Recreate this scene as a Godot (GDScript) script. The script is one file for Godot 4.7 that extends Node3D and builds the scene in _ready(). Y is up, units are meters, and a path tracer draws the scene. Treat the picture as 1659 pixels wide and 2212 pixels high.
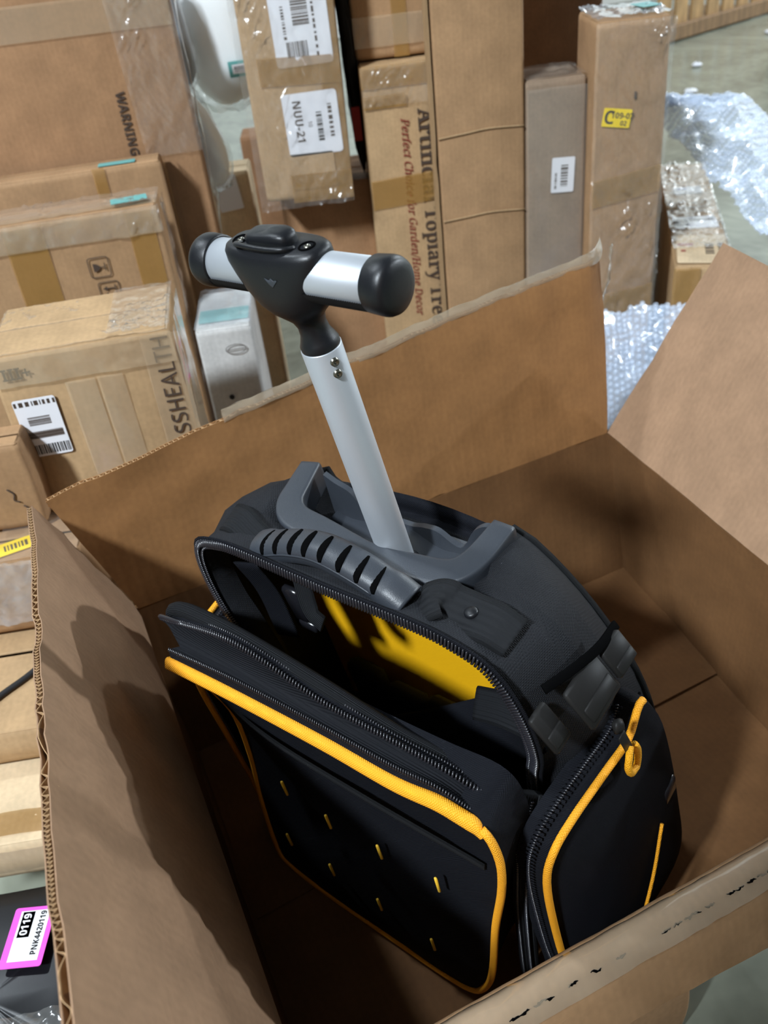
extends Node3D
# A rolling tool backpack standing in an open carton in a warehouse, among stacked cartons.

var M := {}          # materials by name
var T := {}          # computed textures by name
var used := {}
var rng := RandomNumberGenerator.new()
var noise := FastNoiseLite.new()

func _ready() -> void:
	rng.seed = 7
	noise.seed = 3
	noise.frequency = 1.0
	noise.fractal_octaves = 3
	make_camera_and_light()
	make_materials()
	make_room()
	make_pallet_and_floor_things()
	make_left_stack()
	make_back_row()
	make_right_side()
	make_carton()
	make_backpack()

func make_camera_and_light() -> void:
	var cam := Camera3D.new()
	cam.name = "camera"
	cam.keep_aspect = Camera3D.KEEP_HEIGHT
	cam.fov = 60.408
	cam.near = 0.02
	cam.far = 100.0
	cam.transform = Transform3D(Basis(Vector3(0.992278, -0.10099, 0.072012), Vector3(0.124035, 0.807918, -0.576093), Vector3(0.0, 0.580577, 0.814206)), Vector3(0, 1, 0))
	var at := CameraAttributesPhysical.new()
	at.frustum_focal_length = 7.0
	at.exposure_aperture = 2.2
	at.frustum_focus_distance = 0.66
	at.auto_exposure_enabled = false
	cam.attributes = at
	add_child(cam)
	cam.fov = 60.408
	cam.current = true
	var we := WorldEnvironment.new()
	we.name = "world_environment"
	var e := Environment.new()
	e.background_mode = Environment.BG_COLOR
	e.background_color = Color(0.02, 0.02, 0.022)
	e.tonemap_mode = Environment.TONE_MAPPER_LINEAR
	e.tonemap_exposure = 1.0
	e.sdfgi_enabled = true
	e.ssao_enabled = true
	e.ssil_enabled = true
	we.environment = e
	add_child(we)
	# high-bay lamps under the ceiling (their fittings are built in lamp()): x, y, z, energy
	for l in [[-3.05, 5.4, 3.05, 76.0, "left of the open carton"], [11.2, 5.4, -3.7, 84.0, "right of the open carton"], [-3.2, 5.4, -2.2, 13.0, "over the rear cartons"], [5.5, 5.4, -6.8, 16.0, "over the far crate"]]:
		lamp(Vector3(l[0], l[1], l[2]), l[3], l[4])

func lamp(p: Vector3, energy: float, where: String) -> void:
	var t := thing("high_bay_lamp", "round high bay lamp hanging under the ceiling " + where, "lamp", p, 0.0, "high bay lamps")
	t.scale = Vector3.ONE * (1.6 if energy > 70.0 and p.x < 0.0 else 1.0)
	var dark := StandardMaterial3D.new()
	dark.albedo_color = Color(0.2, 0.2, 0.21)
	dark.metallic = 0.5
	dark.roughness = 0.5
	dark.cull_mode = BaseMaterial3D.CULL_DISABLED
	var glow := StandardMaterial3D.new()
	glow.albedo_color = Color(0.9, 0.9, 0.9)
	glow.emission_enabled = true
	glow.emission = Color(0.93, 0.97, 1.0)
	glow.emission_energy_multiplier = 25.0
	var st := sh()
	lathe(st, [Vector2(0.03, 1.0), Vector2(0.03, 0.24), Vector2(0.08, 0.22), Vector2(0.17, 0.16), Vector2(0.2, 0.085), Vector2(0.19, 0.085)], 32, Transform3D())
	obj("housing", st, dark, t)
	st = sh()
	lathe(st, [Vector2(0.0, 0.12), Vector2(0.16, 0.11), Vector2(0.188, 0.09), Vector2(0.188, 0.084), Vector2(0.0, 0.08)], 32, Transform3D())
	obj("diffuser", st, glow, t)
	var s := OmniLight3D.new()
	s.name = "lamp_light"
	s.position = Vector3(0, -0.03, 0)
	s.omni_range = 40.0
	s.omni_attenuation = 2.0
	s.light_size = 0.3 if energy > 70.0 and p.x < 0.0 else 0.14
	s.light_color = Color(0.92, 0.965, 1.0)
	s.light_energy = energy
	s.shadow_enabled = true
	t.add_child(s, true)

# ------------------------------------------------------------------ naming
func numbered(called: String) -> String:
	if not used.has(called):
		used[called] = 0
		return called
	used[called] += 1
	return "%s_%03d" % [called, used[called]]

func thing(called: String, label: String, category: String, at := Vector3.ZERO, turn := 0.0, group := "") -> Node3D:
	var o := Node3D.new()
	o.name = numbered(called)
	add_child(o)
	o.position = at
	o.rotation.y = turn
	tag(o, label, category, group)
	return o

func tag(o: Node, label: String, category: String, group := "") -> void:
	o.set_meta("label", label)
	o.set_meta("category", category)
	if group != "":
		o.set_meta("group", group)

func obj(called: String, st: SurfaceTool, m: Material, parent: Node = null) -> MeshInstance3D:
	st.generate_normals()
	var o := MeshInstance3D.new()
	o.mesh = st.commit()
	o.material_override = m
	return put(called, o, parent)

func put(called: String, o: MeshInstance3D, parent: Node = null) -> MeshInstance3D:
	if parent == null:
		o.name = numbered(called)
		add_child(o)
	else:
		o.name = called
		parent.add_child(o, true)
		if o.name != called:
			var k := 1
			while parent.has_node("%s_%03d" % [called, k]):
				k += 1
			o.name = "%s_%03d" % [called, k]
	return o

func struct(called: String, st: SurfaceTool, m: Material, parent: Node = null) -> MeshInstance3D:
	var o := obj(called, st, m, parent)
	if parent == null:
		o.set_meta("kind", "structure")
	return o

func stuff(o: Node) -> Node:
	o.set_meta("kind", "stuff")
	return o

# ------------------------------------------------------------------ shapes
func sh(smooth := true) -> SurfaceTool:
	var st := SurfaceTool.new()
	st.begin(Mesh.PRIMITIVE_TRIANGLES)
	st.set_smooth_group(0 if smooth else -1)
	return st

func tri(st: SurfaceTool, a: Vector3, b: Vector3, c: Vector3, ua := Vector2.ZERO, ub := Vector2.ZERO, uc := Vector2.ZERO) -> void:
	st.set_uv(ua); st.add_vertex(a)
	st.set_uv(ub); st.add_vertex(b)
	st.set_uv(uc); st.add_vertex(c)

func quad(st: SurfaceTool, a: Vector3, b: Vector3, c: Vector3, d: Vector3) -> void:
	tri(st, a, b, c, Vector2(0, 0), Vector2(1, 0), Vector2(1, 1))
	tri(st, a, c, d, Vector2(0, 0), Vector2(1, 1), Vector2(0, 1))

func grid(st: SurfaceTool, rows: Array, closed := false) -> void:
	var n: int = rows[0].size()
	var lu := 0.0
	for i in rows.size() - 1:
		var r0: PackedVector3Array = rows[i]
		var r1: PackedVector3Array = rows[i + 1]
		var du := r0[n / 2].distance_to(r1[n / 2])
		for j in (n if closed else n - 1):
			var k := (j + 1) % n
			var v0 := float(j) / n
			var v1 := float(j + 1) / n
			tri(st, r0[j], r0[k], r1[k], Vector2(lu, v0), Vector2(lu, v1), Vector2(lu + du, v1))
			tri(st, r0[j], r1[k], r1[j], Vector2(lu, v0), Vector2(lu + du, v1), Vector2(lu + du, v0))
		lu += du

func fan(st: SurfaceTool, loop: PackedVector3Array, flip := false) -> void:
	var c := Vector3.ZERO
	for p in loop:
		c += p
	c /= loop.size()
	for i in loop.size():
		var a := loop[i]
		var b := loop[(i + 1) % loop.size()]
		if flip:
			tri(st, c, b, a)
		else:
			tri(st, c, a, b)

func pts(a: Array) -> PackedVector3Array:      # flat w, u, f triples -> points
	var r := PackedVector3Array()
	for i in range(0, a.size(), 3):
		r.append(Vector3(a[i], a[i + 1], a[i + 2]))
	return r

func smooth(p: PackedVector3Array, per := 6, closed := false) -> PackedVector3Array:
	var r := PackedVector3Array()
	var n := p.size()
	for i in (n if closed else n - 1):
		var a := p[(i - 1 + n) % n] if closed or i > 0 else p[0] * 2.0 - p[1]
		var b := p[i]
		var c := p[(i + 1) % n]
		var d := p[(i + 2) % n] if closed or i < n - 2 else p[n - 1] * 2.0 - p[n - 2]
		for k in per:
			r.append(b.cubic_interpolate(c, a, d, float(k) / per))
	if not closed:
		r.append(p[n - 1])
	return r

func even(p: PackedVector3Array, step: float) -> PackedVector3Array:   # points at equal distances along a path
	var r := PackedVector3Array([p[0]])
	var left := step
	for i in p.size() - 1:
		var a := p[i]
		var l := a.distance_to(p[i + 1])
		var at := 0.0
		while l - at >= left:
			at += left
			left = step
			r.append(a.lerp(p[i + 1], at / l))
		left -= l - at
	return r

func count_points(p: PackedVector3Array, n: int) -> PackedVector3Array:
	var total := 0.0
	for i in p.size() - 1:
		total += p[i].distance_to(p[i + 1])
	var r := even(p, total / (n - 1) * 0.99999)
	while r.size() > n:
		r.remove_at(r.size() - 1)
	while r.size() < n:
		r.append(p[p.size() - 1])
	r[n - 1] = p[p.size() - 1]
	return r

func sup(t: float, e: float) -> Vector2:       # superellipse, e = 2 is a circle
	var c := cos(t)
	var s := sin(t)
	return Vector2(signf(c) * pow(absf(c), 2.0 / e), signf(s) * pow(absf(s), 2.0 / e))

func tube(st: SurfaceTool, path: PackedVector3Array, ra, rb, up := Vector3.UP, seg := 10, e := 2.0, closed := false, caps := true) -> void:
	# ra: half size along "up", rb: half size sideways; numbers or functions of 0..1
	var rows := []
	var n := path.size()
	for i in (n + 1 if closed else n):
		var p := path[i % n]
		var t := (path[(i + 1) % n] - path[(i - 1 + n) % n]) if closed else (path[mini(i + 1, n - 1)] - path[maxi(i - 1, 0)])
		t = t.normalized()
		var nn := (up - t * up.dot(t)).normalized()
		var b := t.cross(nn)
		var s := float(i) / (n - 1)
		var a: float = ra.call(s) if ra is Callable else ra
		var w: float = rb.call(s) if rb is Callable else rb
		var row := PackedVector3Array()
		for k in seg:
			var q := sup(TAU * k / seg, e)
			row.append(p + nn * a * q.x + b * w * q.y)
		rows.append(row)
	grid(st, rows, true)
	if caps and not closed:
		fan(st, rows[0], true)
		fan(st, rows[rows.size() - 1])

func lathe(st: SurfaceTool, profile: Array, seg: int, x: Transform3D) -> void:
	var rows := []
	for p in profile:
		var row := PackedVector3Array()
		for k in seg:
			var a := TAU * k / seg
			row.append(x * Vector3(cos(a) * p.x, p.y, sin(a) * p.x))
		rows.append(row)
	grid(st, rows, true)

func rbox(st: SurfaceTool, c: Vector3, size: Vector3, bevel := 0.003, b := Basis()) -> void:
	var h := size / 2.0
	var k := minf(bevel, minf(h.x, minf(h.y, h.z)) * 0.9)
	var p := {}
	for sx in [-1, 1]:
		for sy in [-1, 1]:
			for sz in [-1, 1]:
				var s := Vector3(sx, sy, sz)
				for ax in 3:
					var q := h - Vector3(k, k, k)
					q[ax] = h[ax]
					p[Vector4i(sx, sy, sz, ax)] = c + b * (q * s)
	for ax in 3:
		var u := (ax + 1) % 3
		var v := (ax + 2) % 3
		for s in [-1, 1]:
			var f := []
			for d in [[-1, -1], [1, -1], [1, 1], [-1, 1]]:
				var g := Vector4i(0, 0, 0, ax)
				g[ax] = s
				g[u] = d[0]
				g[v] = d[1]
				f.append(p[g])
			if s > 0:
				quad(st, f[3], f[2], f[1], f[0])
			else:
				quad(st, f[0], f[1], f[2], f[3])
	for ax in 3:                                 # edges along ax
		var u := (ax + 1) % 3
		var v := (ax + 2) % 3
		for d in [[-1, -1], [1, -1], [1, 1], [-1, 1]]:
			var f := []
			for e in [[-1, u], [1, u], [1, v], [-1, v]]:
				var g := Vector4i(0, 0, 0, e[1])
				g[ax] = e[0]
				g[u] = d[0]
				g[v] = d[1]
				f.append(p[g])
			if d[0] * d[1] > 0:
				quad(st, f[0], f[1], f[2], f[3])
			else:
				quad(st, f[3], f[2], f[1], f[0])
	for sx in [-1, 1]:
		for sy in [-1, 1]:
			for sz in [-1, 1]:
				var a: Vector3 = p[Vector4i(sx, sy, sz, 0)]
				var d: Vector3 = p[Vector4i(sx, sy, sz, 1)]
				var e: Vector3 = p[Vector4i(sx, sy, sz, 2)]
				if sx * sy * sz > 0:
					tri(st, a, e, d)
				else:
					tri(st, a, d, e)

func slab(st: SurfaceTool, rows: Array, t: Vector3, bend = null) -> void:   # a sheet given by rows of points, with thickness t
	var top := []
	var low := []
	for r in rows:
		var a := PackedVector3Array()
		var b := PackedVector3Array()
		for p in r:
			var q: Vector3 = bend.call(p) if bend != null else p
			a.append(q)
			b.append(q + t)
		top.append(a)
		low.append(b)
	st.set_smooth_group(1)
	grid(st, top)
	st.set_smooth_group(2)
	var back := []
	for r in low:
		var q: PackedVector3Array = r.duplicate()
		q.reverse()
		back.append(q)
	grid(st, back)
	st.set_smooth_group(3)
	var n: int = top.size() - 1
	grid(st, [low[0], top[0]])
	grid(st, [top[n], low[n]])
	var l0 := PackedVector3Array()
	var l1 := PackedVector3Array()
	var r0 := PackedVector3Array()
	var r1 := PackedVector3Array()
	for i in n + 1:
		l0.append(top[i][0]); l1.append(low[i][0])
		r0.append(top[i][-1]); r1.append(low[i][-1])
	grid(st, [l0, l1])
	grid(st, [r1, r0])

func patch(a: Vector3, b: Vector3, c: Vector3, d: Vector3, nu: int, nv: int) -> Array:   # a-b one edge, d-c the opposite one
	var rows := []
	for i in nu + 1:
		var s := float(i) / nu
		var r := PackedVector3Array()
		for j in nv + 1:
			r.append(a.lerp(b, float(j) / nv).lerp(d.lerp(c, float(j) / nv), s))
		rows.append(r)
	return rows

func coil(st: SurfaceTool, path: PackedVector3Array, up: Vector3, w: float, h: float, pitch: float) -> void:   # zipper teeth
	var p := even(path, pitch)
	for i in range(1, p.size() - 1):
		var t := (p[i + 1] - p[i - 1]).normalized()
		var n := (up - t * up.dot(t)).normalized()
		var b := t.cross(n)
		rbox(st, p[i] + n * h * 0.5, Vector3(w, h, pitch * 0.58), pitch * 0.2, Basis(b, n, t).rotated(n, 0.25))

func text(parent: Node, s: String, size: float, at: Vector3, x: Basis, m: Material, font := "Droid Sans", bold := false, called := "lettering") -> MeshInstance3D:
	var f := SystemFont.new()
	f.font_names = PackedStringArray([font])
	if bold:
		f.font_weight = 700
	var tm := TextMesh.new()
	tm.text = s
	tm.font = f
	tm.font_size = 48
	tm.pixel_size = size / 48.0
	tm.depth = 0.0004
	tm.curve_step = 2.0
	var o := MeshInstance3D.new()
	o.mesh = tm
	o.material_override = m
	put(called, o, parent)
	o.transform = Transform3D(x, at)
	return o

# ------------------------------------------------------------------ materials
func image_of(w: int, h: int, f) -> ImageTexture:
	var im := Image.create(w, h, false, Image.FORMAT_RGB8)
	for y in h:
		for x in w:
			var c = f.call(x, y)
			im.set_pixel(x, y, c if c is Color else Color(c, c, c))
	return ImageTexture.create_from_image(im)

func tile_noise(n: FastNoiseLite, x: int, y: int, size: int, period: float) -> float:   # noise that repeats after size pixels
	var a := TAU * x / size
	var b := TAU * y / size
	var r := period / TAU
	return n.get_noise_3d(cos(a) * r + sin(b) * r * 0.7, sin(a) * r + 5.3 + cos(b) * r * 0.4, cos(b) * r + sin(b) * r * 0.5)

func mat(called: String, c: Color, rough := 0.8, metal := 0.0, spec := 0.5) -> StandardMaterial3D:
	var m := StandardMaterial3D.new()
	m.resource_name = called
	m.albedo_color = c
	m.roughness = rough
	m.metallic = metal
	m.metallic_specular = spec
	m.cull_mode = BaseMaterial3D.CULL_DISABLED
	M[called] = m
	return m

func tri_tex(m: StandardMaterial3D, albedo: Texture2D, bump: Texture2D, per_metre: Vector3, cm := 0.1) -> void:
	if albedo:
		m.albedo_texture = albedo
	if bump:
		m.heightmap_enabled = true
		m.heightmap_texture = bump
		m.heightmap_scale = cm
	m.uv1_triplanar = true
	m.uv1_triplanar_sharpness = 8.0
	m.uv1_scale = per_metre

func card(called: String, c: Color, rough := 0.75) -> StandardMaterial3D:
	var m := mat(called, c, rough, 0.0, 0.35)
	tri_tex(m, T.card, T.card_bump, Vector3(2.4, 2.4, 2.4), 0.03)
	return m

func film(called: String, c: Color, alpha: float, rough: float) -> StandardMaterial3D:
	var m := mat(called, c, rough)
	m.albedo_color.a = alpha
	m.transparency = BaseMaterial3D.TRANSPARENCY_ALPHA
	return m

func make_materials() -> void:
	var n := FastNoiseLite.new()
	n.seed = 11
	n.frequency = 1.0
	n.fractal_octaves = 4
	n.frequency = 0.012
	var coarse := n.get_seamless_image(512, 512)
	n.frequency = 0.09
	var fine := n.get_seamless_image(512, 512)
	n.frequency = 1.0
	T.card = image_of(512, 512, func(x, y):
		var v: float = 0.95 + 0.10 * (coarse.get_pixel(x, y).r - 0.5) + 0.07 * (fine.get_pixel(x, y).r - 0.5) + 0.008 * sin(TAU * x * 54.0 / 512.0)
		return Color(v, v * 0.99, v * 0.975))
	T.card_bump = image_of(256, 256, func(x, y):
		return 0.5 + 0.16 * sin(TAU * x * 27.0 / 256.0) + 0.25 * (fine.get_pixel(x * 2, y * 2).r - 0.5) + 0.5 * (coarse.get_pixel(x * 2, y * 2).r - 0.5))
	T.weave = image_of(64, 64, func(x, y):
		var cx := int(x / 8.0)
		var cy := int(y / 8.0)
		var over := (cx + cy) % 2 == 0
		var u := fmod(x, 8.0) / 8.0 * PI
		var v := fmod(y, 8.0) / 8.0 * PI
		return clampf((0.35 + 0.65 * sin(v) * (0.6 + 0.4 * sin(u))) if over else (0.2 + 0.5 * sin(u) * (0.6 + 0.4 * sin(v))), 0, 1))
	T.twill = image_of(64, 64, func(x, y):
		return 0.5 + 0.4 * sin(TAU * (x + y) * 8.0 / 64.0) + 0.1 * sin(TAU * (x - y) * 8.0 / 64.0))
	T.ribs = image_of(64, 64, func(_x, y):
		return 0.5 + 0.5 * sin(TAU * y * 8.0 / 64.0))
	T.braid = image_of(64, 64, func(x, y):
		return clampf(0.5 + 0.35 * sin(TAU * (x + y) * 4.0 / 64.0) + 0.35 * sin(TAU * (x - y) * 4.0 / 64.0), 0, 1))
	T.grain = image_of(128, 128, func(x, y):
		return clampf(0.5 + 0.5 * tile_noise(n, x, y, 128, 40.0), 0, 1))
	T.concrete = image_of(512, 512, func(x, y):
		var v := 0.86 + 0.14 * tile_noise(n, x, y, 512, 7.0) + 0.10 * tile_noise(n, x, y, 512, 40.0)
		return Color(v, v, v * 0.985))
	T.wood = image_of(256, 256, func(x, y):
		var v := 0.8 + 0.16 * tile_noise(n, x, int(y / 12.0), 256, 20.0) + 0.08 * tile_noise(n, x, y, 256, 6.0)
		return Color(v, v * 0.97, v * 0.92))
	# cartons of several kraft tones
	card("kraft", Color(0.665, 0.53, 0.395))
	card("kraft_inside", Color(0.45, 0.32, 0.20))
	card("kraft_flap", Color(0.595, 0.43, 0.27))
	card("kraft_liner", Color(0.615, 0.495, 0.395))
	card("kraft_pale", Color(0.72, 0.60, 0.455))
	card("kraft_warm", Color(0.65, 0.50, 0.37))
	card("kraft_grey", Color(0.58, 0.50, 0.425))
	card("kraft_dark", Color(0.52, 0.38, 0.27))
	card("paperboard", Color(0.86, 0.77, 0.64))
	card("flute", Color(0.80, 0.66, 0.50))
	card("white_card", Color(0.78, 0.78, 0.78))
	mat("label_paper", Color(0.9, 0.9, 0.92), 0.5)
	mat("ink", Color(0.09, 0.08, 0.08), 0.7)
	mat("ink_soft", Color(0.26, 0.2, 0.16), 0.8)
	mat("ink_red", Color(0.5, 0.16, 0.13), 0.8)
	mat("ink_blue", Color(0.25, 0.3, 0.65), 0.8)
	mat("sticker_pink", Color(0.93, 0.30, 0.83), 0.4)
	mat("sticker_yellow", Color(0.98, 0.85, 0.02), 0.4)
	mat("sticker_teal", Color(0.40, 0.66, 0.65), 0.4)
	film("tape_clear", Color(0.86, 0.78, 0.66), 0.14, 0.14)
	film("tape_edge", Color(0.80, 0.73, 0.63), 0.22, 0.14)
	film("tape_amber", Color(0.70, 0.53, 0.27), 0.30, 0.14)
	film("wrap", Color(0.92, 0.92, 0.9), 0.03, 0.17)
	film("bubble_film", Color(0.84, 0.90, 0.98), 0.2, 0.14)
	film("bag_film", Color(0.9, 0.94, 0.97), 0.10, 0.16)
	mat("poly_white", Color(0.93, 0.94, 0.94), 0.4)
	mat("poly_grey", Color(0.45, 0.48, 0.52), 0.35)
	mat("black_wrap", Color(0.05, 0.055, 0.07), 0.35)
	mat("black_void", Color(0.03, 0.03, 0.03), 0.6, 0.0, 0.3)
	mat("red_print", Color(0.55, 0.06, 0.05), 0.6)
	# backpack
	var m := mat("nylon", Color(0.115, 0.12, 0.135), 0.75, 0.0, 0.3)
	tri_tex(m, null, T.weave, Vector3(90, 90, 90), 0.07)
	m = mat("twill", Color(0.075, 0.08, 0.10), 0.78, 0.0, 0.22)
	tri_tex(m, null, T.twill, Vector3(70, 70, 70), 0.05)
	m = mat("mesh_lining", Color(0.08, 0.085, 0.10), 0.8, 0.0, 0.25)
	tri_tex(m, null, T.ribs, Vector3(60, 60, 60), 0.06)
	m = mat("yellow_lining", Color(0.97, 0.72, 0.02), 0.7, 0.0, 0.4)
	tri_tex(m, null, T.twill, Vector3(60, 60, 60), 0.04)
	m = mat("webbing", Color(0.10, 0.105, 0.115), 0.78, 0.0, 0.28)
	m.heightmap_enabled = true
	m.heightmap_texture = T.ribs
	m.heightmap_scale = 0.09
	m.uv1_scale = Vector3(1, 4, 1)
	m = mat("piping", Color(0.98, 0.66, 0.10), 0.6, 0.0, 0.5)
	tri_tex(m, null, T.braid, Vector3(130, 130, 130), 0.05)
	m = mat("cord_yellow", Color(0.98, 0.68, 0.05), 0.6)
	tri_tex(m, null, T.braid, Vector3(130, 130, 130), 0.05)
	mat("bartack", Color(0.85, 0.68, 0.18), 0.6)
	m = mat("grey_plastic", Color(0.195, 0.21, 0.235), 0.42, 0.0, 0.5)
	tri_tex(m, null, T.grain, Vector3(40, 40, 40), 0.015)
	m = mat("black_plastic", Color(0.07, 0.075, 0.09), 0.38, 0.0, 0.45)
	tri_tex(m, null, T.grain, Vector3(60, 60, 60), 0.012)
	mat("gloss_plastic", Color(0.10, 0.10, 0.115), 0.2, 0.0, 0.5)
	mat("rubber", Color(0.08, 0.08, 0.09), 0.6)
	mat("slot", Color(0.02, 0.02, 0.022), 0.85, 0.0, 0.1)
	mat("zip_coil", Color(0.13, 0.13, 0.15), 0.25, 0.0, 0.6)
	mat("buckle", Color(0.12, 0.117, 0.115), 0.5, 0.0, 0.3)
	mat("silver", Color(0.74, 0.76, 0.785), 0.45, 0.5, 0.5)
	mat("screw", Color(0.55, 0.54, 0.5), 0.3, 1.0)
	# room
	m = mat("concrete", Color(0.60, 0.615, 0.56), 0.24, 0.0, 0.5)
	tri_tex(m, T.concrete, null, Vector3(0.5, 0.5, 0.5))
	mat("wall_paint", Color(0.32, 0.32, 0.32), 0.8)
	mat("white_paint", Color(0.92, 0.92, 0.9), 0.7)
	mat("ceiling_paint", Color(0.26, 0.27, 0.28), 0.8)
	m = mat("wood", Color(0.80, 0.66, 0.47), 0.75)
	tri_tex(m, T.wood, null, Vector3(2, 2, 2))
	m = mat("wood_dark", Color(0.62, 0.50, 0.37), 0.8)
	tri_tex(m, T.wood, null, Vector3(2, 2, 2))

# ------------------------------------------------------------------ the room
func make_room() -> void:
	var st := sh(false)
	rbox(st, Vector3(0, -0.1, -1.0), Vector3(28.4, 0.2, 14.4), 0.01)
	struct("floor", st, M.concrete)
	st = sh(false)
	rbox(st, Vector3(0, 6.6, -1.0), Vector3(28.4, 0.2, 14.4), 0.01)
	struct("ceiling", st, M.ceiling_paint)
	for w in [["wall_back", Vector3(0, 3.25, -8.1), Vector3(28.4, 6.5, 0.2)], ["wall_front", Vector3(0, 3.25, 6.1), Vector3(28.4, 6.5, 0.2)], ["wall_left", Vector3(-14.1, 3.25, -1.0), Vector3(0.2, 6.5, 14.4)], ["wall_right", Vector3(14.1, 3.25, -1.0), Vector3(0.2, 6.5, 14.4)]]:
		st = sh(false)
		rbox(st, w[1], w[2], 0.01)
		struct(w[0], st, M.white_paint if w[0] == "wall_back" else M.wall_paint)
	# wooden crate far behind: upright boards with gaps, a bottom rail and posts
	var cr := thing("wooden_crate", "far wooden crate of upright boards with gaps, standing on the concrete floor", "crate", Vector3(2.56, 0, -6.36), deg_to_rad(36.0))
	for y in [0.05, 1.0]:
		st = sh(false)
		rbox(st, Vector3(0, y, 0.03), Vector3(1.3, 0.085, 0.05), 0.006)
		obj("rail", st, M.wood_dark, cr)
	for k in 8:
		st = sh(false)
		rbox(st, Vector3(-0.60 + k * 0.172, 0.57, 0.0), Vector3(0.128, 1.12, 0.02), 0.004)
		obj("board", st, M.wood, cr)
	st = sh(false)
	rbox(st, Vector3(-0.1, 0.03, -0.3), Vector3(1.2, 0.05, 0.5), 0.01)
	obj("base_frame", st, M.wood_dark, cr)
	var r2 := thing("wooden_rack", "far wooden rack with pale posts to the right of the slatted crate", "rack", Vector3(3.66, 0, -7.16), deg_to_rad(36.0))
	for k in 4:
		st = sh(false)
		rbox(st, Vector3(-0.42 + k * 0.2, 0.75, 0.0), Vector3(0.075, 1.5, 0.06), 0.006)
		obj("post", st, M.wood, r2)
	st = sh(false)
	rbox(st, Vector3(-0.05, 0.55, -0.12), Vector3(0.95, 1.0, 0.1), 0.01)
	obj("dark_load", st, M.wood_dark, r2)
	for k in 6:
		var s := sh()
		var rr := 0.03 + 0.012 * noise.get_noise_1d(k * 5.0)
		var rows := []
		for i in 5:
			var r := PackedVector3Array()
			for j in 12:
				var a := TAU * j / 12.0
				r.append(Vector3(cos(a) * rr * sin((i + 0.3) * 0.7), 0.022 * cos((i + 0.3) * 0.7) * 0.5 + 0.012, sin(a) * rr * sin((i + 0.3) * 0.7)) * (1.0 + 0.3 * noise.get_noise_2d(j * 1.3, k * 7.0)))
			rows.append(r)
		grid(s, rows, true)
		var o := obj("paper_scrap", s, M.label_paper)
		o.position = Vector3([2.0, 2.35, 2.7, 3.05, 3.35, 1.75, 3.45, 2.9, 3.2][k], 0, [-5.2, -6.3, -5.9, -6.6, -6.75, -4.6, -6.35, -6.45, -6.2][k])
		tag(o, "small crumpled white paper scrap lying on the far concrete floor", "scrap", "paper scraps on the far floor")

# ------------------------------------------------------------------ stacked cartons
func box_at(called: String, label: String, group: String, x0: float, x1: float, y0: float, y1: float, zf: float, depth: float, yaw_deg: float, m: Material, roll_deg := 0.0, category := "carton") -> Node3D:
	# a closed carton whose front face runs from x0 to x1 at depth zf; its own origin is the middle of its base
	var a := deg_to_rad(yaw_deg)
	var n := Vector3(sin(a), 0, cos(a))
	var t := thing(called, label, category, Vector3((x0 + x1) / 2.0, y0, zf) - n * depth / 2.0, a, group)
	if roll_deg != 0.0:
		t.rotation.z = deg_to_rad(roll_deg)
	var w := (x1 - x0) / cos(a)
	var h := y1 - y0
	t.set_meta("w", w)
	t.set_meta("h", h)
	t.set_meta("d", depth)
	var st := sh(false)                          # the body: faces that bow a little, rounded edges
	var rows := []
	var prof := [Vector2(0.004, 0.0), Vector2(0.0, 0.004)]
	for k in 7:
		prof.append(Vector2(-0.0035 * sin(PI * (k + 0.5) / 7.0) * minf(1.0, w * 4.0), lerpf(0.01, h - 0.01, k / 6.0)))
	prof.append(Vector2(0.0, h - 0.003))
	prof.append(Vector2(0.003, h))
	st.set_smooth_group(0)
	for p in prof:
		var r := PackedVector3Array()
		var hw: float = w / 2.0 - p.x
		var hd: float = depth / 2.0 - p.x
		for s in [[-1, -1, 0], [1, -1, 1], [1, 1, 0], [-1, 1, 1]]:
			var c := Vector3(s[0] * hw, p.y, s[1] * hd)
			for q in [Vector2(0.006, 0.0), Vector2(0.0018, 0.0018), Vector2(0.0, 0.006)]:
				var off: Vector2 = q if s[2] == 1 else Vector2(q.y, q.x)
				r.append(c - Vector3(s[0] * off.x, 0, s[1] * off.y))
		rows.append(r)
	grid(st, rows, true)
	obj("body", st, m, t)
	st = sh(false)
	rbox(st, Vector3(0, 0.003, 0), Vector3(w - 0.008, 0.004, depth - 0.008), 0.001)
	obj("bottom_flap", st, m, t)
	for s in [-1, 1]:                            # two top flaps that meet in the middle
		st = sh(false)
		rbox(st, Vector3(0, h - 0.0015, s * (depth / 4.0 + 0.0008)), Vector3(w - 0.004, 0.004, depth / 2.0 - 0.004), 0.0015)
		obj("top_flap", st, m, t)
	return t

func front(t: Node3D, u: float, v: float, off := 0.0045) -> Vector3:       # a point on the front: u from its left edge, v up
	return Vector3(-t.get_meta("w") / 2.0 + u, v, t.get_meta("d") / 2.0 + off)

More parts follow.
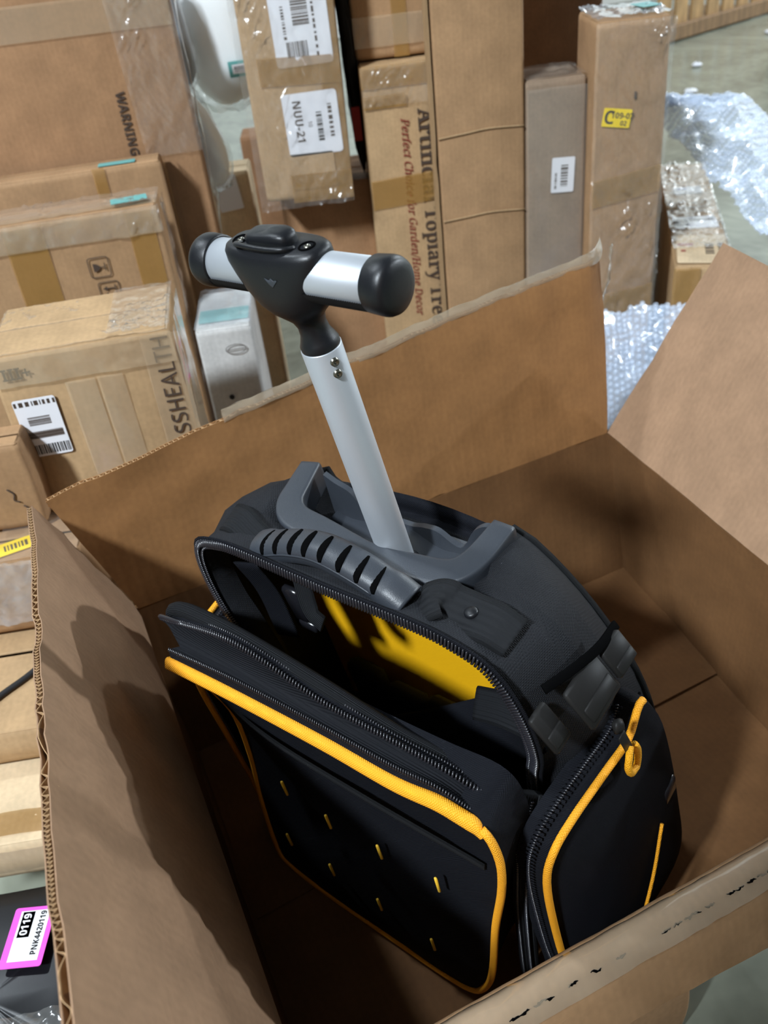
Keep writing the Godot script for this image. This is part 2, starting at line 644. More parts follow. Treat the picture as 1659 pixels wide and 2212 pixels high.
func film_sheet(called: String, t: Node3D, a: Vector3, b: Vector3, c: Vector3, d: Vector3, amp: float, m: Material, nu := 24, nv := 24, freq := 14.0) -> void:
	# a wrinkled film over a face; a-b-c-d go round it
	var n := (b - a).cross(d - a).normalized()
	var rows := patch(a, b, c, d, nu, nv)
	for r in rows:
		for i in r.size():
			var p: Vector3 = r[i]
			var k := noise.get_noise_3d(p.x * freq + t.position.x * 9.0, p.y * freq * 0.6, p.z * freq)
			var f := absf(noise.get_noise_3d((p.x + p.y * 0.6) * freq * 2.2, p.y * 6.0 + 11.0, t.position.z * 7.0))
			var g := noise.get_noise_3d((p.x - p.y * 0.45) * freq * 0.9 + 3.0, (p.y + p.x * 0.3) * freq * 0.35, p.z * freq + 20.0)
			r[i] = p + n * amp * (0.6 + k + 0.8 * f + 1.7 * pow(1.0 - minf(1.0, absf(g) * 2.2), 5.0) * smoothstep(-0.05, 0.3, noise.get_noise_3d(p.x * 7.0 + t.position.x * 5.0, p.y * 5.0, p.z * 7.0 + 30.0)))
	var st := sh()
	slab(st, rows, -n * 0.0001)
	obj(called, st, m, t)

func strip(called: String, t: Node3D, a: Vector3, b: Vector3, width: Vector3, m: Material, amp := 0.0008) -> void:   # tape from a to b
	film_sheet(called, t, a - width / 2.0, b - width / 2.0, b + width / 2.0, a + width / 2.0, amp, m, 4, 24, 40.0)

func paper(called: String, t: Node3D, at: Vector3, w: float, h: float, x: Basis, m: Material, tilt := 0.0) -> MeshInstance3D:   # a label: rounded corners, thin, printed on in parts of its own
	var st := sh(false)
	var loop := PackedVector3Array()
	var rr := minf(w, h) * 0.06
	for k in [[1, 1, 0], [-1, 1, 90], [-1, -1, 180], [1, -1, 270]]:
		for i in 4:
			var a := deg_to_rad(k[2] + 30.0 * i)
			loop.append(Vector3(k[0] * (w / 2.0 - rr) + cos(a) * rr, k[1] * (h / 2.0 - rr) + sin(a) * rr, 0.0004))
	fan(st, loop, true)
	var low := PackedVector3Array()
	for p in loop:
		low.append(p - Vector3(0, 0, 0.0008))
	grid(st, [loop, low], true)
	var o := obj(called, st, m, t)
	o.transform = Transform3D(x * Basis(Vector3(0, 0, 1), tilt), at)
	return o

func bars(called: String, o: Node3D, x0: float, y0: float, w: float, h: float, n: int, m: Material, across := true) -> void:   # rows of print on a label, as one thin layer of ink
	var st := sh(false)
	var at := 0.0
	while at < 1.0:
		var b := rng.randf_range(0.25, 1.3) / n
		var g := rng.randf_range(0.3, 0.9) / n
		var s := minf(b, 1.0 - at)
		if across:
			rbox(st, Vector3(x0 + (at + s / 2.0) * w, y0 + h / 2.0, 0.0006), Vector3(s * w, h, 0.0003), 0.00005)
		else:
			rbox(st, Vector3(x0 + w / 2.0, y0 + (at + s / 2.0) * h, 0.0006), Vector3(w, s * h, 0.0003), 0.00005)
		at += b + g
	stuff(obj(called, st, m, o))

func ink(called: String, o: Node3D, boxes: Array, m: Material) -> void:
	var st := sh(false)
	for b in boxes:
		rbox(st, Vector3(b[0], b[1], 0.0006), Vector3(b[2], b[3], 0.0003), 0.00005)
	obj(called, st, m, o)

const DOWN := Basis(Vector3(0, -1, 0), Vector3(1, 0, 0), Vector3(0, 0, 1))   # lettering that reads downwards
const UPW := Basis(Vector3(0, 1, 0), Vector3(-1, 0, 0), Vector3(0, 0, 1))    # lettering that reads upwards

func make_left_stack() -> void:
	# the tall carton at the back
	var t := box_at("tall_carton", "tall brown carton reading WARNING in clear wrap, rearmost at left", "", -0.80, -0.236, 0.0, 0.935, -1.575, 0.07, 6.0, M.kraft_warm)
	var w: float = t.get_meta("w")
	text(t, "WARNING", 0.0205, front(t, w - 0.108, 0.715), DOWN, M.ink_soft, "Droid Sans", true)
	film_sheet("plastic_wrap", t, front(t, w - 0.088, 0.66), front(t, w + 0.006, 0.66), front(t, w + 0.006, 0.93), front(t, w - 0.10, 0.93), 0.005, M.wrap, 90, 40, 26.0)
	film_sheet("plastic_wrap", t, front(t, w + 0.004, 0.1, 0.004), front(t, w + 0.004, 0.1, -0.065), front(t, w + 0.004, 0.93, -0.065), front(t, w + 0.004, 0.93, 0.004), 0.006, M.wrap, 30, 8)
	strip("packing_tape", t, front(t, 0.0, 0.88), front(t, w, 0.875), Vector3(0, 0.05, 0), M.tape_clear)
	t = box_at("carton", "brown carton behind the carton with the glass symbol, a teal sticker on top", "", -0.75, -0.292, 0.0, 0.668, -1.50, 0.055, 6.0, M.kraft)
	w = t.get_meta("w")
	strip("packing_tape", t, front(t, 0.10, 0.30), front(t, 0.10, 0.67), Vector3(0.05, 0, 0), M.tape_amber)
	strip("packing_tape", t, front(t, w - 0.10, 0.1), front(t, w - 0.10, 0.67), Vector3(0.02, 0, 0), M.tape_amber)
	paper("sticker", t, Vector3(w / 2.0 - 0.07, 0.6705, 0.012), 0.06, 0.02, Basis(Vector3(1, 0, 0), -PI / 2), M.sticker_teal)
	strip("packing_tape", t, Vector3(w / 2.0 + 0.004, 0.05, 0.0), Vector3(w / 2.0 + 0.004, 0.67, 0.0), Vector3(0, 0, 0.04), M.tape_amber)
	# carton with the handling symbols
	t = box_at("carton", "brown carton printed with a wine glass and arrows, edges taped", "", -0.70, -0.287, 0.0, 0.637, -1.365, 0.075, 6.0, M.kraft)
	w = t.get_meta("w")
	symbols(t, w)
	strip("packing_tape", t, Vector3(-w / 2.0, 0.641, 0.012), Vector3(w / 2.0, 0.641, 0.012), Vector3(0, 0, 0.045), M.tape_clear, 0.002)
	strip("packing_tape", t, front(t, 0.0, 0.616), front(t, w, 0.616), Vector3(0, 0.04, 0), M.tape_clear, 0.003)
	strip("packing_tape", t, front(t, w - 0.205, 0.3), front(t, w - 0.205, 0.63), Vector3(0.06, 0, 0), M.tape_amber)
	strip("packing_tape", t, front(t, w - 0.03, 0.3), front(t, w - 0.03, 0.63), Vector3(0.04, 0, 0), M.tape_amber)
	paper("sticker", t, Vector3(w / 2.0 - 0.040, 0.645, 0.020), 0.055, 0.028, Basis(Vector3(1, 0, 0), -PI / 2), M.sticker_teal, 0.12)
	film_sheet("plastic_wrap", t, Vector3(w / 2.0 + 0.004, 0.2, 0.037), Vector3(w / 2.0 + 0.004, 0.2, -0.037), Vector3(w / 2.0 + 0.004, 0.635, -0.037), Vector3(w / 2.0 + 0.004, 0.635, 0.037), 0.003, M.wrap)
	film_sheet("plastic_wrap", t, front(t, w - 0.32, 0.598), front(t, w + 0.003, 0.598), front(t, w + 0.003, 0.638), front(t, w - 0.32, 0.638), 0.003, M.wrap, 14, 110, 34.0)
	film_sheet("plastic_wrap", t, Vector3(-0.1, 0.6425, 0.037), Vector3(w / 2.0 + 0.003, 0.6425, 0.037), Vector3(w / 2.0 + 0.003, 0.6425, -0.035), Vector3(-0.1, 0.6425, -0.035), 0.002, M.wrap, 20, 110, 34.0)
	# carton with the hand lettering
	t = box_at("carton", "taped carton hand-lettered SSHEALTH with a white shipping label", "", -0.432, -0.224, 0.0, 0.605, -0.965, 0.145, 6.0, M.kraft_pale)
	w = t.get_meta("w")
	text(t, "SSHEALTH", 0.029, front(t, w - 0.012, 0.533), UPW, M.ink_soft)
	text(t, "III+", 0.020, front(t, 0.028, 0.580), Basis(), M.ink_soft, "Droid Sans", true)
	film_sheet("packing_tape", t, front(t, 0, 0.565), front(t, w + 0.003, 0.565), front(t, w + 0.003, 0.603), front(t, 0, 0.603), 0.002, M.tape_clear, 10, 24, 30.0)
	film_sheet("packing_tape", t, Vector3(-w / 2.0, 0.603, 0.074), Vector3(w / 2.0, 0.603, 0.074), Vector3(w / 2.0, 0.603, -0.072), Vector3(-w / 2.0, 0.603, -0.072), 0.0014, M.tape_clear, 50, 80, 22.0)
	film_sheet("plastic_wrap", t, Vector3(w / 2.0 - 0.07, 0.607, 0.074), Vector3(w / 2.0 + 0.003, 0.607, 0.074), Vector3(w / 2.0 + 0.003, 0.607, -0.07), Vector3(w / 2.0 - 0.07, 0.607, -0.07), 0.003, M.wrap, 40, 24, 34.0)
	for k in [[0.10, 0.035], [0.135, 0.03]]:
		strip("packing_tape", t, front(t, k[0], 0.1), front(t, k[0] - 0.005, 0.56), Vector3(k[1], 0, 0), M.tape_clear)
	strip("packing_tape", t, front(t, w - 0.015, 0.1), front(t, w - 0.012, 0.6), Vector3(0.045, 0, 0), M.tape_clear, 0.0015)
	film_sheet("packing_tape", t, Vector3(w / 2.0 + 0.004, 0.1, 0.072), Vector3(w / 2.0 + 0.004, 0.1, -0.07), Vector3(w / 2.0 + 0.004, 0.6, -0.07), Vector3(w / 2.0 + 0.004, 0.6, 0.072), 0.002, M.tape_clear)
	var l := paper("shipping_label", t, front(t, 0.036, 0.508), 0.05, 0.078, Basis(), M.label_paper)
	bars("print", l, -0.024, 0.03, 0.048, 0.006, 12, M.ink_soft)
	bars("print", l, -0.014, 0.004, 0.026, 0.011, 8, M.ink_soft, false)
	bars("print", l, -0.024, -0.014, 0.046, 0.010, 14, M.ink_soft, false)
	bars("barcode", l, -0.024, -0.036, 0.048, 0.013, 30, M.ink)
	l = paper("pink_label", t, Vector3(w / 2.0 + 0.0055, 0.545, 0.035), 0.03, 0.055, Basis(Vector3(0, 0, -1), Vector3(0, 1, 0), Vector3(1, 0, 0)), M.sticker_pink)
	ink("label_panel", l, [[0.0, 0.0, 0.021, 0.042]], M.label_paper)
	bars("print", l, -0.007, -0.004, 0.013, 0.02, 9, M.ink, false)
	# white carton with a logo outline
	t = box_at("white_carton", "white carton with a faint oval emblem behind the hand-lettered carton", "", -0.258, -0.170, 0.0, 0.46, -1.30, 0.16, 2.0, M.white_card)
	w = t.get_meta("w")
	var st := sh()
	var ov := PackedVector3Array()
	for k in 24:
		ov.append(front(t, 0.058, 0.425) + Vector3(0.016 * cos(TAU * k / 24.0), 0.008 * sin(TAU * k / 24.0), -0.0005))
	tube(st, ov, 0.0005, 0.0005, Vector3(0, 0, 1), 6, 2.0, true)
	tube(st, PackedVector3Array([front(t, 0.043, 0.4245), front(t, 0.073, 0.4255)]), 0.0004, 0.0006, Vector3(0, 0, 1), 6)
	obj("emblem", st, M.ink_soft, t)
	paper("sticker", t, Vector3(0.0, 0.4625, 0.03), w * 0.9, 0.05, Basis(Vector3(1, 0, 0), -PI / 2), M.sticker_teal)
	film_sheet("plastic_wrap", t, Vector3(-w / 2.0, 0.463, 0.082), Vector3(w / 2.0, 0.463, 0.082), Vector3(w / 2.0, 0.463, -0.08), Vector3(-w / 2.0, 0.463, -0.08), 0.003, M.bag_film, 10, 10)
	st = sh()
	lathe(st, [Vector2(0, 0.001), Vector2(0.004, 0.001), Vector2(0.0045, 0)], 14, Transform3D(Basis(Vector3(1, 0, 0), PI / 2), front(t, 0.035, 0.343)))
	obj("black_dot", st, M.ink, t)
	# low row on the left of the open carton, nearest last
	t = box_at("carton", "small tan carton at the left edge beside the lettered carton", "", -0.63, -0.412, 0.400, 0.516, -0.897, 0.05, 4.0, M.kraft)
	w = t.get_meta("w")
	ink_marks(t, w)
	t = box_at("carton", "flat carton with a yellow sticker and shiny tape at left edge", "", -0.66, -0.365, 0.285, 0.395, -0.842, 0.085, 3.0, M.kraft)
	w = t.get_meta("w")
	l = paper("yellow_sticker", t, Vector3(w / 2.0 - 0.078, 0.1125, 0.018), 0.05, 0.026, Basis(Vector3(1, 0, 0), -PI / 2), M.sticker_yellow, 0.35)
	bars("print", l, -0.014, -0.006, 0.028, 0.012, 9, M.ink, true)
	film_sheet("plastic_wrap", t, front(t, w - 0.16, 0.02), front(t, w + 0.003, 0.02), front(t, w + 0.003, 0.112), front(t, w - 0.16, 0.112), 0.005, M.bag_film, 40, 50, 34.0)
	film_sheet("plastic_wrap", t, Vector3(w / 2.0 - 0.1, 0.113, 0.05), Vector3(w / 2.0, 0.113, 0.05), Vector3(w / 2.0, 0.113, -0.04), Vector3(w / 2.0 - 0.1, 0.113, -0.04), 0.003, M.wrap, 12, 12, 30.0)
	t = box_at("carton", "wide flat carton with a black cable lying across its top", "", -0.66, -0.345, 0.228, 0.278, -0.680, 0.26, 3.0, M.kraft_pale)
	st = sh()
	var wv: float = t.get_meta("w")
	var cable := smooth(PackedVector3Array([Vector3(wv / 2.0 - 0.155, 0, 0.115), Vector3(wv / 2.0 - 0.12, 0, 0.075), Vector3(wv / 2.0 - 0.09, 0, 0.045), Vector3(wv / 2.0 - 0.068, 0, 0.012), Vector3(wv / 2.0 - 0.052, 0, -0.03), Vector3(wv / 2.0 - 0.045, 0, -0.09)]), 8)
	tube(st, cable, 0.003, 0.0042, Vector3.UP, 10)
	var o := obj("black_cable", st, M.rubber)
	o.transform = Transform3D(t.basis, t.transform * Vector3(0, 0.0545, 0))
	tag(o, "black cable curving over the top of the wide flat carton", "cable")
	t = box_at("carton", "pale flat carton under the wide flat carton, shiny tape on its edge", "", -0.60, -0.335, 0.165, 0.222, -0.577, 0.26, 3.0, M.paperboard)
	wv = t.get_meta("w")
	strip("packing_tape", t, Vector3(-wv / 2.0, 0.061, 0.105), Vector3(wv / 2.0, 0.061, 0.105), Vector3(0, 0, 0.03), M.tape_amber, 0.0015)
	strip("packing_tape", t, front(t, 0, 0.035), front(t, wv, 0.035), Vector3(0, 0.035, 0), M.tape_clear, 0.001)
	black_package()

func symbols(t: Node3D, w: float) -> void:
	# a wine glass and two arrows, each in a rounded frame, lying on their side as in the photo
	for k in 2:
		var st := sh()
		var c := front(t, w - 0.108 + 0.006 * k, 0.556 - 0.040 * k, 0.0048)
		var loop := PackedVector3Array()
		for q in [[1, 1, 0], [-1, 1, 90], [-1, -1, 180], [1, -1, 270]]:
			for i in 5:
				var a := deg_to_rad(q[2] + 22.5 * i)
				loop.append(c + Vector3(q[0] * 0.0115 + cos(a) * 0.004, q[1] * 0.0115 + sin(a) * 0.004, 0))
		tube(st, loop, 0.0003, 0.0008, Vector3(0, 0, 1), 6, 2.0, true)
		obj("symbol_frame", st, M.ink_soft, t)
		st = sh(false)
		if k == 0:
			var bowl := PackedVector3Array()
			for i in 13:
				var a := deg_to_rad(-90.0 + 15.0 * i)
				bowl.append(c + Vector3(-0.009 + 0.010 * cos(a), 0.0065 * sin(a), 0.0002))
			fan(st, bowl, true)
			tube(st, PackedVector3Array([c + Vector3(0, 0, 0.0002), c + Vector3(0.009, 0, 0.0002)]), 0.0003, 0.0008, Vector3(0, 0, 1), 6)
			tube(st, PackedVector3Array([c + Vector3(0.009, -0.006, 0.0002), c + Vector3(0.009, 0.006, 0.0002)]), 0.0003, 0.0009, Vector3(0, 0, 1), 6)
		else:
			for s in [-1, 1]:
				tube(st, PackedVector3Array([c + Vector3(0.008, 0.005 * s, 0.0002), c + Vector3(-0.004, 0.005 * s, 0.0002)]), 0.0003, 0.0011, Vector3(0, 0, 1), 6)
				fan(st, PackedVector3Array([c + Vector3(-0.010, 0.005 * s, 0.0003), c + Vector3(-0.003, 0.005 * s + 0.004, 0.0003), c + Vector3(-0.003, 0.005 * s - 0.004, 0.0003)]), true)
			tube(st, PackedVector3Array([c + Vector3(0.0095, -0.010, 0.0002), c + Vector3(0.0095, 0.010, 0.0002)]), 0.0003, 0.001, Vector3(0, 0, 1), 6)
		obj("handling_symbol", st, M.ink_soft, t)

func ink_marks(t: Node3D, w: float) -> void:
	for k in [[0.030, 0.06], [0.018, 0.035]]:
		var st := sh()
		tube(st, smooth(PackedVector3Array([front(t, w - k[0], k[1]), front(t, w - k[0] + 0.006, k[1] - 0.008), front(t, w - k[0] + 0.004, k[1] - 0.016), front(t, w - k[0] + 0.010, k[1] - 0.02)]), 4), 0.0003, 0.0011, Vector3(0, 0, 1), 6)
		obj("marker_stroke", st, M.ink_soft, t)

func black_package() -> void:
	var t := thing("black_package", "black plastic-wrapped package with a pink inventory label at lower left", "package", Vector3(-0.432, 0.0, -0.440), deg_to_rad(4.0))
	var st := sh()
	var rows := []
	for k in [[1.0, 0.0], [1.0, 0.16], [0.985, 0.172], [0.95, 0.178], [0.8, 0.180], [0.5, 0.181], [0.2, 0.181]]:
		var r := PackedVector3Array()
		for i in 48:
			var q := sup(TAU * i / 48.0, 7.0)
			var n := noise.get_noise_3d(q.x * 5.0, k[1] * 20.0, q.y * 5.0)
			r.append(Vector3(q.x * 0.125 * k[0], k[1] + 0.0015 * n, q.y * 0.118 * k[0]) + Vector3(q.x, 0, q.y) * 0.002 * n)
		rows.append(r)
	grid(st, rows, true)
	fan(st, rows[rows.size() - 1])
	obj("body", st, M.black_wrap, t)
	film_sheet("plastic_wrap", t, Vector3(-0.12, 0.180, 0.118), Vector3(0.122, 0.180, 0.118), Vector3(0.122, 0.182, 0.02), Vector3(-0.12, 0.182, 0.03), 0.006, M.wrap, 50, 70, 38.0)
	film_sheet("plastic_wrap", t, Vector3(-0.122, 0.02, 0.120), Vector3(0.122, 0.02, 0.120), Vector3(0.122, 0.18, 0.120), Vector3(-0.122, 0.18, 0.120), 0.005, M.wrap, 20, 24, 30.0)
	film_sheet("plastic_wrap", t, Vector3(0.127, 0.02, 0.118), Vector3(0.127, 0.02, -0.118), Vector3(0.127, 0.18, -0.118), Vector3(0.127, 0.18, 0.118), 0.004, M.wrap, 20, 24, 30.0)
	# label lying on top, its lettering running away from the camera
	var flat := Basis(Vector3(0, 0, -1), Vector3(-1, 0, 0), Vector3(0, 1, 0))
	var l := paper("pink_label", t, Vector3(0.034, 0.1905, -0.050), 0.062, 0.042, flat * Basis(Vector3(0, 0, 1), -0.10), M.sticker_pink)
	ink("label_panel", l, [[0.001, -0.001, 0.052, 0.030]], M.label_paper)
	ink("number_panel", l, [[0.0125, 0.0055, 0.027, 0.0125]], M.ink)
	text(l, "0119", 0.0105, Vector3(0.0125, 0.0057, 0.0010), Basis(), M.label_paper, "Droid Sans", true, "number")
	text(l, "PNK4420119", 0.0078, Vector3(0.003, -0.0098, 0.0010), Basis(), M.ink, "Droid Sans", true, "number")

func make_back_row() -> void:
	# pillows and cushions in clear bags between the left stack and the back row
	for k in [[Vector3(-0.190, 0.794, -1.95), Vector3(0.085, 0.135, 0.07), 0.12, "poly_white", "large white cushion in a clear bag with a teal label", Vector2(0.03, -0.06)], [Vector3(-0.264, 0.82, -1.83), Vector3(0.03, 0.10, 0.035), 0.1, "poly_grey", "grey cushion in a clear bag left of the large white one", Vector2.ZERO], [Vector3(-0.232, 0.655, -1.75), Vector3(0.052, 0.10, 0.045), 0.35, "poly_white", "lower white cushion in a clear bag below the grey one", Vector2(0.01, 0.03)]]:
		var t := thing("bagged_cushion", k[4], "cushion", k[0] - Vector3(0, k[1].y, 0), 0.0, "bagged cushions")
		t.rotation.z = k[2]
		for lay in 2:
			var st := sh()
			var rows := []
			for i in 19:
				var a := PI * (i + 0.02) / 18.04 - PI / 2
				var r := PackedVector3Array()
				for j in 36:
					var q := sup(TAU * j / 36.0, 2.6)
					var c := sup(a, 2.6)
					var p := Vector3(q.x * c.x, c.y, q.y * c.x)
					var n := noise.get_noise_3d(p.x * 2.2 + lay * 8.0, p.y * 2.2, p.z * 2.2 + k[0].x * 30.0)
					var f := absf(noise.get_noise_3d(p.x * 5.0, p.y * 3.0 + lay * 4.0, p.z * 5.0 + k[0].y * 20.0))
					r.append(p * k[1] * (0.92 + 0.07 * n + (0.14 * f if lay == 1 else 0.0) + 0.07 * lay) + Vector3(0, k[1].y, 0))
				rows.append(r)
			grid(st, rows, true)
			obj("cushion" if lay == 0 else "clear_bag", st, M[k[3]] if lay == 0 else M.bag_film, t)
		if k[5] != Vector2.ZERO:
			var l := paper("teal_label", t, Vector3(k[5].x, k[1].y + k[5].y, k[1].z * 1.09), 0.04, 0.028, Basis(), M.sticker_teal, -0.1)
			ink("label_panel", l, [[0, 0, 0.026, 0.016]], M.label_paper)
			bars("print", l, -0.010, -0.005, 0.02, 0.010, 7, M.ink_soft, false)
	# pale boards and cartons standing behind the gap
	var t := box_at("carton", "pale narrow carton with a white slip, left of the wrapped labelled carton", "", -0.275, -0.192, 0.0, 0.545, -1.90, 0.10, 0.0, M.paperboard)
	paper("white_slip", t, front(t, 0.035, 0.505), 0.05, 0.07, Basis(), M.label_paper, 0.1)
	t = box_at("carton", "dark brown narrow carton in the gap left of the wrapped carton", "", -0.27, -0.185, 0.0, 0.46, -2.62, 0.12, 0.0, M.kraft_dark)
	# long wrapped carton with two shipping labels, standing on a brown carton
	t = box_at("carton", "plain brown carton under the wrapped carton with two labels", "", -0.127, 0.053, 0.0, 0.525, -1.80, 0.20, 0.0, M.kraft_warm)
	t = box_at("long_carton", "clear-wrapped long carton bearing two white shipping labels", "", -0.145, 0.018, 0.530, 1.30, -1.70, 0.16, 0.0, M.kraft_pale, -0.6)
	var w: float = t.get_meta("w")
	var l := paper("shipping_label", t, front(t, 0.103, 0.287), 0.098, 0.125, Basis(), M.label_paper, 0.02)
	bars("barcode", l, -0.012, 0.0, 0.028, 0.058, 22, M.ink_soft, false)
	bars("print", l, 0.022, -0.05, 0.004, 0.10, 14, M.ink_soft, false)
	bars("print", l, -0.030, -0.02, 0.005, 0.05, 12, M.ink_soft, false)
	bars("print", l, -0.028, -0.048, 0.036, 0.024, 18, M.ink_soft)
	l = paper("shipping_label", t, front(t, 0.103, 0.130), 0.098, 0.105, Basis(), M.label_paper, 0.02)
	text(l, "NUU-21", 0.020, Vector3(-0.024, 0.005, 0.0006), DOWN, M.ink_soft, "Droid Sans", true)
	text(l, "10", 0.010, Vector3(-0.004, 0.0, 0.0006), DOWN, M.ink_soft)
	bars("print", l, 0.008, -0.030, 0.010, 0.05, 16, M.ink, false)
	bars("print", l, 0.030, -0.025, 0.007, 0.055, 10, M.ink_soft, false)
	paper("old_label", t, front(t, 0.093, 0.050), 0.082, 0.062, Basis(), M.kraft_pale)
	strip("packing_tape", t, front(t, 0.02, 0.22), front(t, w, 0.215), Vector3(0, 0.045, 0), M.tape_amber, 0.001)
	strip("packing_tape", t, front(t, 0.05, 0.02), front(t, w, 0.02), Vector3(0, 0.05, 0), M.tape_amber, 0.001)
	strip("packing_tape", t, front(t, w - 0.018, 0.0), front(t, w - 0.018, 0.75), Vector3(0.035, 0, 0), M.tape_amber, 0.001)
	film_sheet("plastic_wrap", t, front(t, -0.012, -0.015), front(t, w, -0.01), front(t, w, 0.76), front(t, -0.012, 0.76), 0.006, M.wrap, 180, 50, 30.0)
	# black bag squeezed into the gap beside it
	t = thing("black_bag", "crumpled black plastic bag with a red print squeezed beside the labelled carton", "bag", Vector3(0.046, 0.528, -1.84))
	var st := sh()
	var rows := []
	for i in 26:
		var r := PackedVector3Array()
		for j in 20:
			var q := sup(TAU * j / 20.0, 2.5)
			var n := noise.get_noise_3d(i * 0.35, q.x * 2.0, q.y * 2.0)
			var k := 1.0 if i > 2 else (i + 0.3) / 3.3
			r.append(Vector3(q.x * 0.012 * k * (1.0 + 0.35 * n) - 0.012 * i / 25.0, i * 0.018, q.y * 0.06 * k * (1.0 + 0.2 * n)))
		rows.append(r)
	grid(st, rows, true)
	fan(st, rows[25])
	obj("bag_body", st, M.black_void, t)
	paper("red_print", t, Vector3(-0.006, 0.105, 0.064), 0.016, 0.06, Basis(), M.red_print)
	# carton behind and above
	t = box_at("carton", "brown carton on top of the carton lettered Artificial Topiary Tree", "", 0.052, 0.215, 0.735, 1.2, -1.80, 0.2, 0.0, M.kraft)
	w = t.get_meta("w")
	strip("packing_tape", t, front(t, 0.085, 0.0), front(t, 0.085, 0.45), Vector3(0.028, 0, 0), M.tape_amber)
	strip("packing_tape", t, front(t, 0.0, 0.045), front(t, w, 0.045), Vector3(0, 0.05, 0), M.tape_clear, 0.0015)
	# the topiary carton
	t = box_at("topiary_carton", "tall carton lettered Artificial Topiary Tree down its front", "", 0.054, 0.215, 0.0, 0.730, -1.75, 0.2, 0.0, M.kraft_pale)
	w = t.get_meta("w")
	text(t, "Artificial Topiary Tree", 0.0375, front(t, 0.112, 0.440), DOWN, M.ink_soft, "Droid Serif", true)
	var it := DOWN * Basis(Vector3(1, 0, 0), Vector3(0.28, 1, 0), Vector3(0, 0, 1))
	text(t, "Perfect Choice for Garden/Home Decor", 0.021, front(t, 0.074, 0.445), it, M.ink_red, "Droid Serif", false)
	film_sheet("packing_tape", t, front(t, 0.0, 0.695), front(t, w, 0.695), front(t, w, 0.732), front(t, 0.0, 0.732), 0.001, M.tape_amber, 8, 20, 44.0)
	film_sheet("plastic_wrap", t, front(t, 0.0, 0.665, 0.006), front(t, w, 0.665, 0.006), front(t, w, 0.732, 0.006), front(t, 0.0, 0.732, 0.006), 0.003, M.wrap, 24, 60, 40.0)
	strip("packing_tape", t, front(t, 0.0, 0.672), front(t, 0.08, 0.672), Vector3(0, 0.022, 0), M.tape_amber, 0.0018)
	strip("packing_tape", t, front(t, 0.0, 0.505), front(t, w, 0.515), Vector3(0, 0.055, 0), M.tape_amber, 0.0006)
	# plain tall carton, nearest of the row
	t = box_at("plain_carton", "plain tall pale-brown carton, creased across its front, right of the topiary carton", "", 0.178, 0.331, 0.0, 1.25, -1.65, 0.09, 0.0, M.kraft)
	w = t.get_meta("w")
	for v in [0.622, 0.475]:
		st = sh()
		tube(st, smooth(PackedVector3Array([front(t, 0.0, v - 0.004), front(t, w * 0.3, v), front(t, w * 0.6, v + 0.004), front(t, w, v + 0.002)]), 5), 0.0011, 0.0016, Vector3(0, 0, 1), 6)
		obj("crease", st, M.kraft_pale, t)
	film_sheet("side_strip", t, front(t, -0.004, 0.0, -0.085), front(t, -0.004, 0.0, 0.004), front(t, -0.004, 1.24, 0.004), front(t, -0.004, 1.24, -0.085), 0.001, M.kraft_pale, 30, 4)
	# grey carton and the one behind it
	t = box_at("carton", "dark brown carton standing behind the grey-brown carton", "", 0.33, 0.575, 0.0, 1.2, -2.05, 0.2, 0.0, M.kraft_dark)
	t = box_at("grey_carton", "grey-brown tall carton with one small white label", "", 0.336, 0.4425, 0.0, 0.692, -1.650, 0.12, 0.0, M.kraft_grey)
	w = t.get_meta("w")
	l = paper("small_label", t, front(t, 0.066, 0.530), 0.042, 0.062, Basis(), M.label_paper, -0.04)
	bars("print", l, -0.004, -0.02, 0.013, 0.038, 12, M.ink_soft, false)
	bars("print", l, -0.015, -0.024, 0.004, 0.03, 10, M.ink_soft, false)
	film_sheet("plastic_wrap", t, Vector3(-w / 2.0, 0.694, 0.058), Vector3(w / 2.0, 0.694, 0.058), Vector3(w / 2.0, 0.694, -0.058), Vector3(-w / 2.0, 0.694, -0.058), 0.003, M.wrap, 10, 10, 30.0)
	film_sheet("plastic_wrap", t, front(t, 0, 0.0), front(t, w, 0.0), front(t, w, 0.68), front(t, 0, 0.68), 0.0025, M.wrap, 30, 10, 12.0)
	# long carton with the yellow sticker
	t = box_at("long_carton", "clear-wrapped long carton with a small yellow sticker", "", 0.4445, 0.566, 0.0, 0.776, -1.60, 0.145, -2.0, M.kraft)
	w = t.get_meta("w")
	l = paper("yellow_sticker", t, front(t, 0.038, 0.628), 0.049, 0.030, Basis(), M.sticker_yellow, -0.16)
	text(l, "C", 0.030, Vector3(-0.0135, 0.0, 0.0006), Basis(), M.ink, "Droid Sans", true)
	text(l, "109-07", 0.013, Vector3(0.009, 0.004, 0.0006), Basis(), M.ink_soft, "Droid Sans", true)
	text(l, "02", 0.011, Vector3(0.013, -0.008, 0.0006), Basis(), M.ink_soft, "Droid Sans", true)
	for v in [0.50, 0.28, 0.12]:
		strip("packing_tape", t, front(t, 0, v), front(t, w, v + 0.02), Vector3(0, 0.048, 0), M.tape_amber, 0.001)
	st = sh()
	rbox(st, front(t, 0.068, 0.661), Vector3(0.004, 0.012, 0.0006), 0.0001)
	obj("smudge", st, M.ink_soft, t)
	film_sheet("plastic_wrap", t, front(t, -0.004, 0.0), front(t, w + 0.004, 0.0), front(t, w + 0.004, 0.776), front(t, -0.004, 0.776), 0.006, M.wrap, 180, 40, 30.0)
	film_sheet("plastic_wrap", t, Vector3(-w / 2.0, 0.779, 0.075), Vector3(w / 2.0, 0.779, 0.075), Vector3(w / 2.0, 0.779, -0.072), Vector3(-w / 2.0, 0.779, -0.072), 0.004, M.bag_film, 40, 40, 36.0)
	paper("teal_label", t, Vector3(0.035, 0.787, 0.01), 0.035, 0.05, Basis(Vector3(1, 0, 0), -PI / 2), M.sticker_teal, 0.2)

